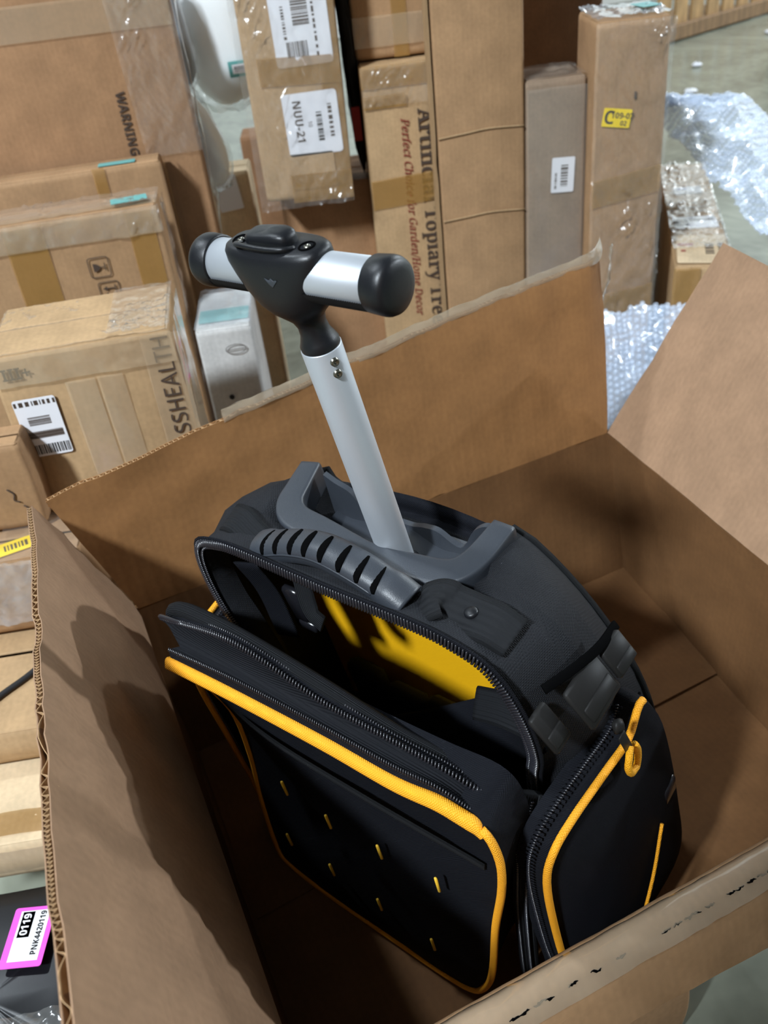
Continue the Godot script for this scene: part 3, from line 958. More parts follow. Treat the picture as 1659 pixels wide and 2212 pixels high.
func make_right_side() -> void:
	# cartons low on the right
	var t := box_at("carton", "brown carton just behind the long carton with the yellow sticker", "", 0.585, 0.70, 0.0, 0.60, -1.98, 0.12, -6.0, M.kraft_warm)
	t = box_at("carton", "taped pale carton with printed labels on its top, right of the yellow-stickered carton", "", 0.598, 0.70, 0.0, 0.36, -1.55, 0.68, -15.6, M.kraft_pale)
	var w: float = t.get_meta("w")
	var h: float = t.get_meta("h")
	var flat := Basis(Vector3(1, 0, 0), -PI / 2)
	var l := paper("shipping_label", t, Vector3(0.0, h + 0.003, 0.10), 0.085, 0.07, flat, M.label_paper, 0.06)
	bars("barcode", l, -0.01, 0.004, 0.055, 0.016, 24, M.ink_soft)
	bars("print", l, -0.044, -0.02, 0.03, 0.04, 12, M.ink_soft, false)
	l = paper("blue_label", t, Vector3(0.0, h + 0.003, -0.12), 0.06, 0.05, flat, M.label_paper, 0.05)
	ink("blue_mark", l, [[-0.012, 0.006, 0.02, 0.007]], M.ink_blue)
	l = paper("old_label", t, Vector3(0.0, h + 0.003, 0.255), 0.092, 0.15, flat, M.paperboard, -0.04)
	ink("red_mark", l, [[-0.03, 0.022, 0.03, 0.012], [-0.034, -0.012, 0.009, 0.009]], M.red_print)
	bars("print", l, 0.006, -0.03, 0.016, 0.06, 12, M.ink_soft, false)
	bars("print", l, 0.030, -0.03, 0.012, 0.06, 14, M.ink_soft, false)
	film_sheet("packing_tape", t, Vector3(-w / 2.0, h + 0.004, 0.26), Vector3(w / 2.0, h + 0.004, 0.26), Vector3(w / 2.0, h + 0.004, -0.32), Vector3(-w / 2.0, h + 0.004, -0.32), 0.005, M.wrap, 90, 24, 46.0)
	film_sheet("packing_tape", t, front(t, -0.003, 0.0), front(t, 0.045, 0.0), front(t, 0.045, h), front(t, -0.003, h), 0.003, M.tape_amber, 20, 8, 30.0)
	# bubble wrap sheet thrown over things on the right
	bubble_wrap("bubble_wrap", "long strip of clear bubble wrap trailing across the floor at right", [[0.58, 0.62, -1.98, 0.66, 0.55, -1.93], [0.70, 0.50, -1.90, 0.93, 0.52, -2.06], [0.74, 0.42, -1.55, 1.02, 0.36, -1.85], [0.74, 0.36, -1.28, 1.02, 0.30, -1.55], [0.76, 0.22, -1.10, 1.05, 0.18, -1.25], [0.80, 0.06, -0.95, 1.10, 0.05, -1.05]])
	bubble_wrap("bubble_wrap", "heap of clear bubble wrap on the floor behind the open carton", [[0.36, 0.16, -1.62, 0.36, 0.02, -1.52], [0.46, 0.26, -1.60, 0.46, 0.05, -1.36], [0.58, 0.30, -1.52, 0.56, 0.12, -1.28], [0.66, 0.32, -1.42, 0.64, 0.14, -1.20], [0.74, 0.28, -1.32, 0.74, 0.10, -1.12], [0.82, 0.2, -1.2, 0.82, 0.02, -1.05]])

func bubble_wrap(called: String, label: String, ribs: Array) -> void:
	var t := thing(called, label, "bubble wrap")
	var a := PackedVector3Array()
	var b := PackedVector3Array()
	for r in ribs:
		a.append(Vector3(r[0], r[1], r[2]))
		b.append(Vector3(r[3], r[4], r[5]))
	if label.begins_with("heap"):
		for i in a.size():
			a[i] = Vector3(0, 1, 0) + (a[i] - Vector3(0, 1, 0)) * 0.92
			b[i] = Vector3(0, 1, 0) + (b[i] - Vector3(0, 1, 0)) * 0.92
	a = even(smooth(a, 8), 0.011)
	b = count_points(smooth(b, 8), a.size())
	var rows := []
	var nv := 26
	for i in a.size():
		var r := PackedVector3Array()
		for j in nv:
			var s := j / (nv - 1.0)
			var p := a[i].lerp(b[i], s)
			r.append(p + Vector3(0, 0.022 * sin(s * PI) + 0.02 * noise.get_noise_2d(i * 0.12, s * 3.0), 0.012 * noise.get_noise_2d(i * 0.2 + 5.0, s * 4.0)))
		rows.append(r)
	var st := sh()
	slab(st, rows, Vector3(0, -0.0006, 0))
	obj("film_sheet", st, M.bubble_film, t)
	# its bubbles, past counting: one mesh of little domes
	var dome := SphereMesh.new()
	dome.radius = 0.0052
	dome.height = 0.0066
	dome.is_hemisphere = false
	dome.radial_segments = 10
	dome.rings = 5
	dome.material = M.bubble_film
	var where: Array[Transform3D] = []
	for i in range(0, rows.size() - 1):
		for j in range(0, nv - 1):
			var p: Vector3 = rows[i][j]
			var q: Vector3 = rows[i][j + 1]
			var e: Vector3 = rows[i + 1][j]
			var n := (q - p).cross(e - p).normalized()
			if n.y < 0.0:
				n = -n
			var x := (q - p).normalized()
			where.append(Transform3D(Basis(x, n, x.cross(n)), p.lerp(q, 0.5 * (i % 2)) + n * 0.001))
	var mm := MultiMesh.new()
	mm.transform_format = MultiMesh.TRANSFORM_3D
	mm.mesh = dome
	mm.instance_count = where.size()
	for i in where.size():
		mm.set_instance_transform(i, where[i])
	var o := MultiMeshInstance3D.new()
	o.multimesh = mm
	o.name = "bubbles"
	t.add_child(o, true)
	stuff(o)

func make_pallet_and_floor_things() -> void:
	# two low cartons carry the large open one; a corner of the first shows under its folded flap
	box_at("low_carton", "low tan carton under the front of the large open carton", "", -0.088, 0.238, 0.0, 0.119, -0.343, 0.53, 22.252, M.kraft)
	box_at("low_carton", "low tan carton under the rear right of the large open carton", "", 0.192, 0.432, 0.0, 0.119, -0.698, 0.30, 22.252, M.kraft)
	# cartons stacked behind the photographer, out of view: they shade the back corner of the open carton from the front lamp
	box_at("carton", "lower of two wide cartons stacked right behind the photographer", "", -0.4665, 0.2925, 0.0, 0.88, 0.545, 0.30, 22.252, M.kraft)
	box_at("carton", "upper of two wide cartons stacked right behind the photographer", "", -0.4665, 0.2925, 0.885, 1.77, 0.545, 0.30, 22.252, M.kraft)

# ------------------------------------------------------------------ the open carton
func board(called: String, root: Node3D, rows: Array, t: Vector3, m: Material, bend = null, wave_edge := PackedVector3Array(), wave_in := Vector3.ZERO) -> MeshInstance3D:
	# corrugated board: two liners with the wavy medium showing along one cut edge
	var st := sh()
	var lt := t.normalized() * 0.0008
	slab(st, rows, lt, bend)
	var far := []
	for r in rows:
		var q := PackedVector3Array()
		for p in r:
			q.append((bend.call(p) if bend != null else p) + t - lt)
		far.append(q)
	slab(st, far, lt)
	var o := obj(called, st, m, root)
	if wave_edge.size() > 1:
		var e := even(wave_edge, 0.0009)
		var a := PackedVector3Array()
		var b := PackedVector3Array()
		var s := 0.0
		for i in e.size():
			s += 0.0009
			var k := 0.5 + 0.36 * sin(s * TAU / (0.0066 + 0.0005 * sin(s * 31.0)))
			a.append(e[i] + t * k)
			b.append(e[i] + t * k + wave_in)
		st = sh()
		slab(st, [a, b], t.normalized() * 0.0003)
		obj("corrugated_medium", st, M.flute, o)
	return o

func make_carton() -> void:
	var t := thing("open_carton", "large open brown carton with raised flaps holding the tool backpack", "carton", Vector3(-0.2918, 0.125, -0.7753), deg_to_rad(22.252))
	var rim := 0.23
	# base, walls: corners at the rim and at the base
	var bl := Vector3(0, rim, 0)
	var br := Vector3(0.659, rim, 0)
	var fr := Vector3(0.606, rim - 0.01, 0.578)
	var fl := Vector3(-0.02, rim, 0.60)
	var bl0 := Vector3(0.01, 0.004, 0.03)
	var br0 := Vector3(0.676, 0.004, 0.034)
	var fr0 := Vector3(0.602, 0.004, 0.515)
	var fl0 := Vector3(-0.01, 0.004, 0.55)
	var bow := func(p: Vector3): return p + Vector3(0, noise.get_noise_2d(p.x * 5.0, p.z * 5.0) * 0.003, 0)
	var st := sh()
	slab(st, patch(bl0 + Vector3(-0.014, 0, -0.008), br0 + Vector3(0.008, 0, -0.008), fr0 + Vector3(0.010, 0, 0.006), fl0 + Vector3(-0.014, 0, 0.006), 10, 10), Vector3(0, -0.004, 0), bow)
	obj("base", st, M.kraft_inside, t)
	st = sh()
	slab(st, patch(bl0 + Vector3(0, 0.002, 0), br0 + Vector3(0, 0.002, 0), br0.lerp(fr0, 0.48) + Vector3(0, 0.003, 0), bl0.lerp(fl0, 0.48) + Vector3(0, 0.003, 0), 6, 8), Vector3(0, -0.0015, 0), bow)
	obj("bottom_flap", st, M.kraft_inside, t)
	var rough_ := func(p: Vector3): return p + Vector3(1, 0, 0.3) * 0.004 * noise.get_noise_3d(p.x * 6.0, p.y * 7.0, p.z * 6.0)
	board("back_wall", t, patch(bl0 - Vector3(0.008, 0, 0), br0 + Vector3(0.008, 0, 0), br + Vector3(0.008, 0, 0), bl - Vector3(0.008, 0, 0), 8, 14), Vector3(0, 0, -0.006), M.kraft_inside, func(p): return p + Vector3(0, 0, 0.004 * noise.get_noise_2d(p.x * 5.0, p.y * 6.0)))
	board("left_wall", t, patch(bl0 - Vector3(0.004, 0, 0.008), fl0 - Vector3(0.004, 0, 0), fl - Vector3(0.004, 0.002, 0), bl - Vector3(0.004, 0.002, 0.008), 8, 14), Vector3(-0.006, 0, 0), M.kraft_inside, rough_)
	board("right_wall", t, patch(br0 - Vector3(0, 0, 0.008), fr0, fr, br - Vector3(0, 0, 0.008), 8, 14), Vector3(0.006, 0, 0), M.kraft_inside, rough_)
	board("front_wall", t, patch(fl0, fr0, fr + Vector3(0, -0.02, -0.01), fl + Vector3(0, -0.02, -0.01), 6, 10), Vector3(0, 0, 0.006), M.kraft)
	# back flap: nearly upright, top edge from the left corner to the crushed right corner
	var btl := Vector3(-0.051, rim + 0.170, 0.0)
	var btr := Vector3(0.686, rim + 0.231, -0.048)
	var edge := func(s: float) -> Vector3:
		return btl.lerp(btr, s) + Vector3(0, 0.006 * sin(s * PI) + 0.0025 * noise.get_noise_1d(s * 14.0), 0.003 * noise.get_noise_1d(s * 9.0 + 40.0))
	var rows := []
	var wave := PackedVector3Array()
	for i in 11:
		var q := i / 10.0
		var r := PackedVector3Array()
		for j in 41:
			var s := j / 40.0
			var lo := bl.lerp(br, s)
			var p: Vector3 = lo.lerp(edge.call(s), q)
			var corner := maxf(0.0, (s - 0.92) / 0.08)
			p.z += 0.005 * noise.get_noise_2d(s * 5.0, q * 3.0) * q
			p.z += (0.010 * sin(corner * PI) - 0.02 * corner * corner) * q * q
			p.z += -0.0022 * exp(-pow((s - 0.30) / 0.006, 2.0)) - 0.002 * exp(-pow((s - 0.345) / 0.006, 2.0)) - 0.002 * exp(-pow((s - 0.60) / 0.008, 2.0)) - 0.003 * exp(-pow((s - 0.91) / 0.008, 2.0))
			p.z += 0.0012 * exp(-pow((q - 0.06) / 0.05, 2.0)) - 0.0006
			r.append(p)
			if i == 10:
				wave.append(p)
		rows.append(r)
	var bf := board("back_flap", t, rows, Vector3(0.001, 0, -0.006), M.kraft_flap, null, wave, Vector3(0, -0.010, -0.0006))
	# clear tape folded over the top edge, from a third of the way to the right corner
	var tape := []
	for k in 9:
		var r := PackedVector3Array()
		for j in 61:
			var s := lerpf(0.27, 0.995, j / 60.0)
			var p: Vector3 = wave[0]
			var f := s * (wave.size() - 1)
			p = wave[int(f)].lerp(wave[mini(int(f) + 1, wave.size() - 1)], f - int(f))
			var w := 0.0022 * noise.get_noise_2d(s * 60.0, k * 0.6) + 0.002 * noise.get_noise_1d(s * 25.0)
			var off: Vector3 = [Vector3(0, -0.005, 0.0008), Vector3(0, 0.0, 0.0010), Vector3(0, 0.004, -0.001), Vector3(0, 0.0078, -0.0026), Vector3(0, 0.0086, -0.0030), Vector3(0, 0.0078, -0.0036), Vector3(0, 0.003, -0.006), Vector3(0, -0.012, -0.0078), Vector3(0, -0.03, -0.0078)][k]
			var crush := maxf(0.0, (s - 0.93) / 0.065)
			r.append(p + off * (1.0 + 0.6 * crush) + Vector3(w * 0.4 + 0.006 * crush, w + 0.002, w * 0.6))
		tape.append(r)
	st = sh()
	slab(st, tape, Vector3(0.00005, 0.0001, 0))
	obj("packing_tape", st, M.tape_edge, t)
	tape = []                                    # its end hangs down the crushed corner
	for k in 12:
		var r := PackedVector3Array()
		for j in 8:
			var p := btr + Vector3(0.004 + 0.012 * j / 7.0, 0.008 - 0.075 * k / 11.0, -0.004 - 0.01 * j / 7.0)
			p += Vector3(0.004 * noise.get_noise_2d(k * 0.5, j * 0.4) - 0.012 * pow(k / 11.0, 3.0), 0.002 * noise.get_noise_2d(k * 0.9, j), 0.004 * noise.get_noise_2d(k * 0.5 + 9.0, j * 0.5))
			r.append(p)
		tape.append(r)
	st = sh()
	slab(st, tape, Vector3(0, 0, 0.0001))
	obj("packing_tape", st, M.tape_edge, t)
	# left flap: leans out to the left, with two dents across it
	rows = []
	wave = PackedVector3Array()
	for i in 17:
		var q := i / 16.0
		var r := PackedVector3Array()
		for j in 41:
			var s := j / 40.0
			var hi := smooth(pts([-0.064, 0.169, -0.004, -0.0765, 0.205, 0.21, -0.086, 0.2295, 0.345, -0.0925, 0.2475, 0.46, -0.100, 0.264, 0.625]), 10)
			var f := s * (hi.size() - 1)
			var h := hi[int(f)].lerp(hi[mini(int(f) + 1, hi.size() - 1)], f - int(f)) + Vector3(0, rim, 0)
			var p := bl.lerp(fl, s).lerp(h, q)
			p.y -= 0.012 * maxf(0.0, 1.0 - q * 16.0)
			p.x += 0.0035 * noise.get_noise_2d(s * 6.0, q * 4.0 + 20.0) * minf(1.0, q * 4.0)
			for d in [[0.50, 0.34, 0.0032], [0.60, 0.34, -0.0024], [0.635, 0.30, 0.0026]]:
				p.x += d[2] * exp(-pow((s - d[0] + d[1] * (1.0 - q) * -0.62) / 0.011, 2.0)) * smoothstep(0.02, 0.2, q) * (1.0 - 0.8 * smoothstep(0.8, 1.0, q))
			p.z += 0.0018 * noise.get_noise_1d(s * 30.0) * q
			r.append(p)
			if i == 16:
				wave.append(p)
		rows.append(r)
	board("left_flap", t, rows, Vector3(-0.0058, -0.0012, 0), M.kraft_liner, null, wave, Vector3(0.003, -0.012, 0))
	# right flap: leans out to the right
	rows = []
	for i in 11:
		var q := i / 10.0
		var r := PackedVector3Array()
		for j in 21:
			var s := j / 20.0
			var h := Vector3(0.811, rim + 0.2325, 0.0177).lerp(Vector3(0.715, rim + 0.228, 0.56), s)
			var p := br.lerp(fr, s).lerp(h, q)
			p += Vector3(0.6, -0.4, 0) * 0.006 * noise.get_noise_2d(s * 6.0 + 3.0, q * 5.0)
			p.y += 0.0005
			r.append(p)
		rows.append(r)
	board("right_flap", t, rows, Vector3(0.005, -0.0033, 0), M.kraft_liner, null)
	# front flap: folded out over the rim and down, its ridge worn and taped
	rows = []
	var cut := PackedVector3Array()
	var over := []
	var prof := [Vector2(0.553, -0.03), Vector2(0.556, -0.004), Vector2(0.562, 0.003), Vector2(0.570, 0.004), Vector2(0.578, 0.0), Vector2(0.586, -0.010), Vector2(0.592, -0.024), Vector2(0.599, -0.040), Vector2(0.602, -0.0475)]
	for i in prof.size():
		var r := PackedVector3Array()
		var r2 := PackedVector3Array()
		for j in 61:
			var s := j / 60.0
			var x := lerpf(-0.02, 0.61, s)
			var w := noise.get_noise_2d(x * 22.0, i * 0.5)
			var y: float = rim + prof[i].y - 0.03 * maxf(0.0, x - 0.07) * 1.6 - (0.122 * maxf(0.0, x - 0.2) * [0.0, 0.0, 0.0, 0.0, 0.0, 0.0, 0.3, 0.75, 1.0][i])
			var p := Vector3(x, y + 0.0012 * w, prof[i].x + 0.0012 * w)
			r.append(p)
			var w2 := noise.get_noise_2d(x * 60.0, i * 0.9 + 30.0)
			r2.append(p + Vector3(0, 0.0022 + 0.0022 * w2, 0.0010 + 0.0022 * w2))
			if i == 4:
				cut.append(p + Vector3(0, 0.0008, 0.0005))
		rows.append(r)
		if i < 6:
			over.append(r2)
	board("front_flap", t, rows, Vector3(0, -0.0035, -0.0035), M.kraft, null)
	st = sh()
	slab(st, over, Vector3(0, 0.0001, 0.0001))
	obj("packing_tape", st, M.tape_edge, t)
	# the liner is torn along the ridge: dark openings of the flutes
	for k in 52:
		var x0 := 0.05 + k * 0.0104 + 0.004 * noise.get_noise_1d(k * 3.1)
		if noise.get_noise_1d(k * 1.7 + 8.0) < -0.12:
			continue
		var path := PackedVector3Array()
		for j in 7:
			var x := x0 + 0.0085 * j / 6.0
			var f := clampf((x + 0.02) / 0.63, 0.0, 1.0) * 60.0
			path.append(cut[int(f)].lerp(cut[mini(int(f) + 1, 60)], f - int(f)) + Vector3(0, 0.0002, 0.0005) + Vector3(0, -1, 1).normalized() * 0.0018 * noise.get_noise_1d(x * 160.0))
		st = sh()
		tube(st, path, 0.0008, func(s): return 0.0003 + 0.0012 * sin(s * PI) * (0.6 + 0.4 * sin(s * 23.0 + k)), Vector3(0, 1, 1), 6)
		obj("torn_slit", st, M.slot, t)

# ------------------------------------------------------------------ the backpack
# Axes of the bag: x along its width, y up along the pulled-out handle, z out of its front. Heights below are counted from where the tube leaves the bag.
const UP0 := 0.43

func b3(p: PackedVector3Array) -> PackedVector3Array:
	var r := PackedVector3Array()
	for q in p:
		r.append(q + Vector3(0, UP0, 0))
	return r

func bp(a: Array, per := 6, closed := false) -> PackedVector3Array:
	return b3(smooth(pts(a), per, closed))

func arch(half: Array, wc: float, f: float, n: int, inset := 0.0) -> PackedVector3Array:   # half: (distance from the middle, height) from the top middle down
	var p := PackedVector3Array()
	for i in range(half.size() - 1, 0, -1):
		p.append(Vector3(wc - half[i][0], half[i][1], f))
	for i in half.size():
		p.append(Vector3(wc + half[i][0], half[i][1], f))
	var s := smooth(p, 6)
	if inset > 0.0:
		var r := PackedVector3Array()
		for i in s.size():
			var t := (s[mini(i + 1, s.size() - 1)] - s[maxi(i - 1, 0)]).normalized()
			r.append(s[i] + Vector3(t.y, -t.x, 0) * inset)
		s = r
	return b3(count_points(s, n))

func pillow(st: SurfaceTool, loop: PackedVector3Array, dir: Vector3, h: float, bulge: float) -> void:
	var c := Vector3.ZERO
	for p in loop:
		c += p
	c /= loop.size()
	var rows := []
	for k in [[1.0, 0.0], [1.0, 0.35], [0.995, 0.75], [0.97, 1.0]]:
		var r := PackedVector3Array()
		for p in loop:
			r.append(c + (p - c) * k[0] + dir * h * k[1])
		rows.append(r)
	for k in [0.85, 0.65, 0.4, 0.15]:
		var r := PackedVector3Array()
		for p in loop:
			r.append(c + (p - c) * k + dir * (h + bulge * (1.0 - k * k)))
		rows.append(r)
	grid(st, rows, true)
	fan(st, rows[rows.size() - 1])

func make_backpack() -> void:
	var t := thing("tool_backpack", "black wheeled tool backpack with yellow lining, orange piping and a raised silver handle", "backpack")
	t.transform = Transform3D(Basis(Vector3(0.73666, 0.04333, 0.67487), Vector3(-0.16298, 0.9799, 0.11499), Vector3(-0.65633, -0.1947, 0.72892)), Vector3(0.0723, 1.0 - 0.8437, -0.608))
	bag_body(t)
	bag_top_frame(t)
	bag_handle(t)
	bag_carry_grip(t)
	bag_front_pocket(t)
	bag_side_pocket(t)
	bag_small_parts(t)

func bag_body(t: Node3D) -> void:
	var n := 61
	var outer := [
		[-0.068, -0.02, [[0, -0.06], [0.075, -0.06], [0.092, -0.035], [0.135, -0.075], [0.165, -0.125], [0.185, -0.18], [0.197, -0.26], [0.2, -0.40]]],
		[-0.056, -0.02, [[0, -0.052], [0.085, -0.052], [0.1, -0.014], [0.142, -0.052], [0.176, -0.108], [0.198, -0.17], [0.208, -0.26], [0.212, -0.40]]],
		[-0.045, -0.02, [[0, -0.05], [0.086, -0.05], [0.102, -0.008], [0.146, -0.040], [0.181, -0.100], [0.201, -0.168], [0.21, -0.26], [0.214, -0.405]]],
		[-0.02, -0.019, [[0, -0.05], [0.086, -0.05], [0.104, -0.004], [0.155, -0.022], [0.188, -0.078], [0.203, -0.15], [0.21, -0.26], [0.214, -0.405]]],
		[0.008, -0.017, [[0, -0.04], [0.084, -0.04], [0.106, -0.002], [0.158, -0.012], [0.187, -0.060], [0.2, -0.135], [0.207, -0.26], [0.212, -0.405]]],
		[0.024, -0.015, [[0, -0.004], [0.085, -0.003], [0.115, 0.0], [0.158, -0.008], [0.182, -0.052], [0.194, -0.125], [0.2, -0.26], [0.208, -0.405]]],
		[0.05, -0.012, [[0, 0.004], [0.085, 0.006], [0.12, 0.002], [0.155, -0.012], [0.174, -0.052], [0.182, -0.11], [0.184, -0.24], [0.19, -0.405]]],
		[0.070, -0.01, [[0, 0.012], [0.085, 0.014], [0.12, 0.010], [0.148, -0.004], [0.164, -0.042], [0.169, -0.095], [0.160, -0.16], [0.146, -0.41]]],
	]
	var rows := []
	for o in outer:
		rows.append(arch(o[2], o[1], o[0], n))
	var lip: Array = outer[7]
	rows.append(arch(lip[2], lip[1], 0.073, n, 0.003))
	rows.append(arch(lip[2], lip[1], 0.071, n, 0.007))
	rows.append(arch(lip[2], lip[1], 0.050, n, 0.010))
	var st := sh()
	grid(st, rows)
	obj("shell", st, M.nylon, t)
	# back panel
	st = sh()
	var back := []
	for k in 9:
		var r := PackedVector3Array()
		var a: PackedVector3Array = rows[0]
		for i in 31:
			r.append(a[i].lerp(a[60 - i], k / 8.0) + Vector3(0, 0, -0.008 * sin(k / 8.0 * PI)))
		back.append(r)
	grid(st, back)
	obj("back_panel", st, M.twill, t)
	# floor of the bag and its lower front
	st = sh()
	rbox(st, Vector3(-0.015, UP0 - 0.405, 0.0), Vector3(0.39, 0.02, 0.13), 0.008)
	rbox(st, Vector3(-0.012, UP0 - 0.29, 0.088), Vector3(0.30, 0.225, 0.025), 0.01)
	obj("lower_body", st, M.twill, t)
	# yellow lining: inner sides, then the inside of the back
	st = sh()
	var deep := [[0, -0.07], [0.09, -0.07], [0.14, -0.078], [0.168, -0.105], [0.182, -0.16], [0.19, -0.26], [0.195, -0.40]]
	var lin := [arch(lip[2], lip[1], 0.05, n, 0.0105), arch(outer[5][2], -0.013, 0.026, n, 0.014), arch(deep, -0.015, 0.008, n, 0.004), arch(deep, -0.017, -0.034, n, 0.002)]
	grid(st, lin)
	obj("side_lining", st, M.twill, t)
	st = sh()
	var inner: PackedVector3Array = lin[3]
	back = []
	for k in 15:
		var r := PackedVector3Array()
		for i in 31:
			r.append(inner[i].lerp(inner[60 - i], k / 14.0) + Vector3(0, 0, -0.010 * sin(k / 14.0 * PI)))
		back.append(r)
	grid(st, back)
	obj("back_lining", st, M.yellow_lining, t)
	# two seams that run over the shoulders, and the bound back edge
	for s in [-1, 1]:
		st = sh()
		var seam := PackedVector3Array()
		for i in range(2, 8):
			var a: PackedVector3Array = rows[i]
			seam.append(a[30 + s * 17] + Vector3(0, 0.0005, 0))
		tube(st, smooth(seam, 4), 0.0014, 0.0016, Vector3.UP, 6)
		obj("seam", st, M.slot, t)
	st = sh()
	tube(st, rows[1], 0.004, 0.0035, Vector3(0, 0, 1), 8)
	obj("back_binding", st, M.webbing, t)
	# main zipper round the mouth: tape and two rows of teeth
	var mouth: PackedVector3Array = arch(lip[2], lip[1], 0.0725, 121, -0.001)
	st = sh()
	tube(st, mouth, 0.0012, 0.0065, Vector3(0, 0, 1), 8)
	obj("zipper_tape", st, M.twill, t)
	for k in [[0.0735, 0.0052, 0.0034, 0.0020], [0.0735, -0.0025, 0.0068, 0.0030]]:
		st = sh()
		coil(st, arch(lip[2], lip[1], k[0], 241, k[1]), Vector3(0, 0.55, 0.85), k[2], k[3], 0.0028)
		stuff(obj("zipper_teeth", st, M.zip_coil, t))
	# inside: a strap across the mouth, an organiser with loops, a hanging buckle strap
	st = sh()
	tube(st, bp([0.150, -0.085, 0.052, 0.128, -0.115, 0.045, 0.09, -0.165, 0.03, 0.02, -0.225, 0.03, -0.06, -0.295, 0.03]), 0.0015, func(s): return 0.024 + 0.004 * sin(s * 5.0), Vector3(-0.3, 0.5, 0.8), 10, 5.0)
	obj("inner_strap", st, M.twill, t)
	st = sh()
	tube(st, bp([0.142, -0.095, 0.05, 0.112, -0.105, 0.046, 0.083, -0.122, 0.042]), 0.003, 0.014, Vector3(-0.2, 0.8, 0.6), 10, 5.0)
	obj("strap_end", st, M.webbing, t)
	st = sh()
	for k in 5:
		rbox(st, Vector3(-0.13 + k * 0.055, UP0 - 0.33 - 0.01 * (k % 2), -0.012), Vector3(0.05, 0.12, 0.018), 0.006)
	obj("organiser", st, M.twill, t)
	st = sh()
	tube(st, bp([-0.145, -0.045, 0.05, -0.140, -0.09, 0.045, -0.135, -0.145, 0.05]), 0.0015, 0.014, Vector3(0.2, 0, 1), 8, 4.0)
	obj("inner_strap", st, M.twill, t)
	st = sh()
	tube(st, bp([-0.098, -0.05, 0.03, -0.085, -0.085, 0.045, -0.068, -0.092, 0.05]), 0.002, 0.010, Vector3(0.2, 0.3, 1), 8, 4.0)
	obj("inner_strap", st, M.webbing, t)
	st = sh()
	rbox(st, Vector3(-0.118, UP0 - 0.105, 0.035), Vector3(0.022, 0.045, 0.009), 0.003)
	rbox(st, Vector3(-0.118, UP0 - 0.135, 0.035), Vector3(0.028, 0.012, 0.007), 0.002)
	obj("inner_buckle", st, M.gloss_plastic, t)

func bag_top_frame(t: Node3D) -> void:
	var st := sh()
	var path := bp([-0.126, -0.012, -0.046, -0.1185, -0.012, -0.02, -0.1115, -0.012, 0.0, -0.096, -0.012, 0.0125, -0.068, -0.012, 0.017, -0.035, -0.012, 0.0205, 0.0, -0.012, 0.0215, 0.03, -0.012, 0.019, 0.055, -0.012, 0.0165, 0.070, -0.012, 0.008, 0.077, -0.012, -0.010, 0.079, -0.012, -0.046], 8)
	tube(st, path, 0.0138, func(s): return 0.0105 + 0.0040 * sin(s * PI) - 0.0045 * exp(-pow((s - 0.55) / 0.10, 2.0)), Vector3.UP, 32, 9.0)
	obj("handle_guard", st, M.grey_plastic, t)
	st = sh()                                     # floor of the recess and its wavy back plate
	rbox(st, Vector3(-0.018, UP0 - 0.042, -0.018), Vector3(0.165, 0.006, 0.062), 0.002)
	obj("recess_floor", st, M.grey_plastic, t)
	st = sh()
	var top := smooth(pts([-0.104, -0.0, 0, -0.092, -0.002, 0, -0.074, -0.007, 0, -0.064, -0.024, 0, -0.045, -0.034, 0, -0.02, -0.036, 0, 0.0, -0.027, 0, 0.018, -0.022, 0, 0.038, -0.033, 0, 0.052, -0.012, 0, 0.062, -0.004, 0, 0.070, -0.004, 0]), 5)
	var plate := []
	for k in 6:
		var r := PackedVector3Array()
		for p in top:
			r.append(Vector3(p.x, UP0 + lerpf(-0.05, p.y, k / 5.0), -0.034 + 0.004 * sin(p.x * 60.0) - 0.004 * (k / 5.0)))
		plate.append(r)
	slab(st, plate, Vector3(0, 0, -0.005))
	obj("recess_plate", st, M.grey_plastic, t)
	st = sh()
	lathe(st, [Vector2(0.0142, -0.008), Vector2(0.019, -0.008), Vector2(0.0185, 0.0), Vector2(0.0142, 0.001)], 28, Transform3D(Basis(), Vector3(0, UP0 - 0.034, 0)))
	obj("tube_collar", st, M.grey_plastic, t)

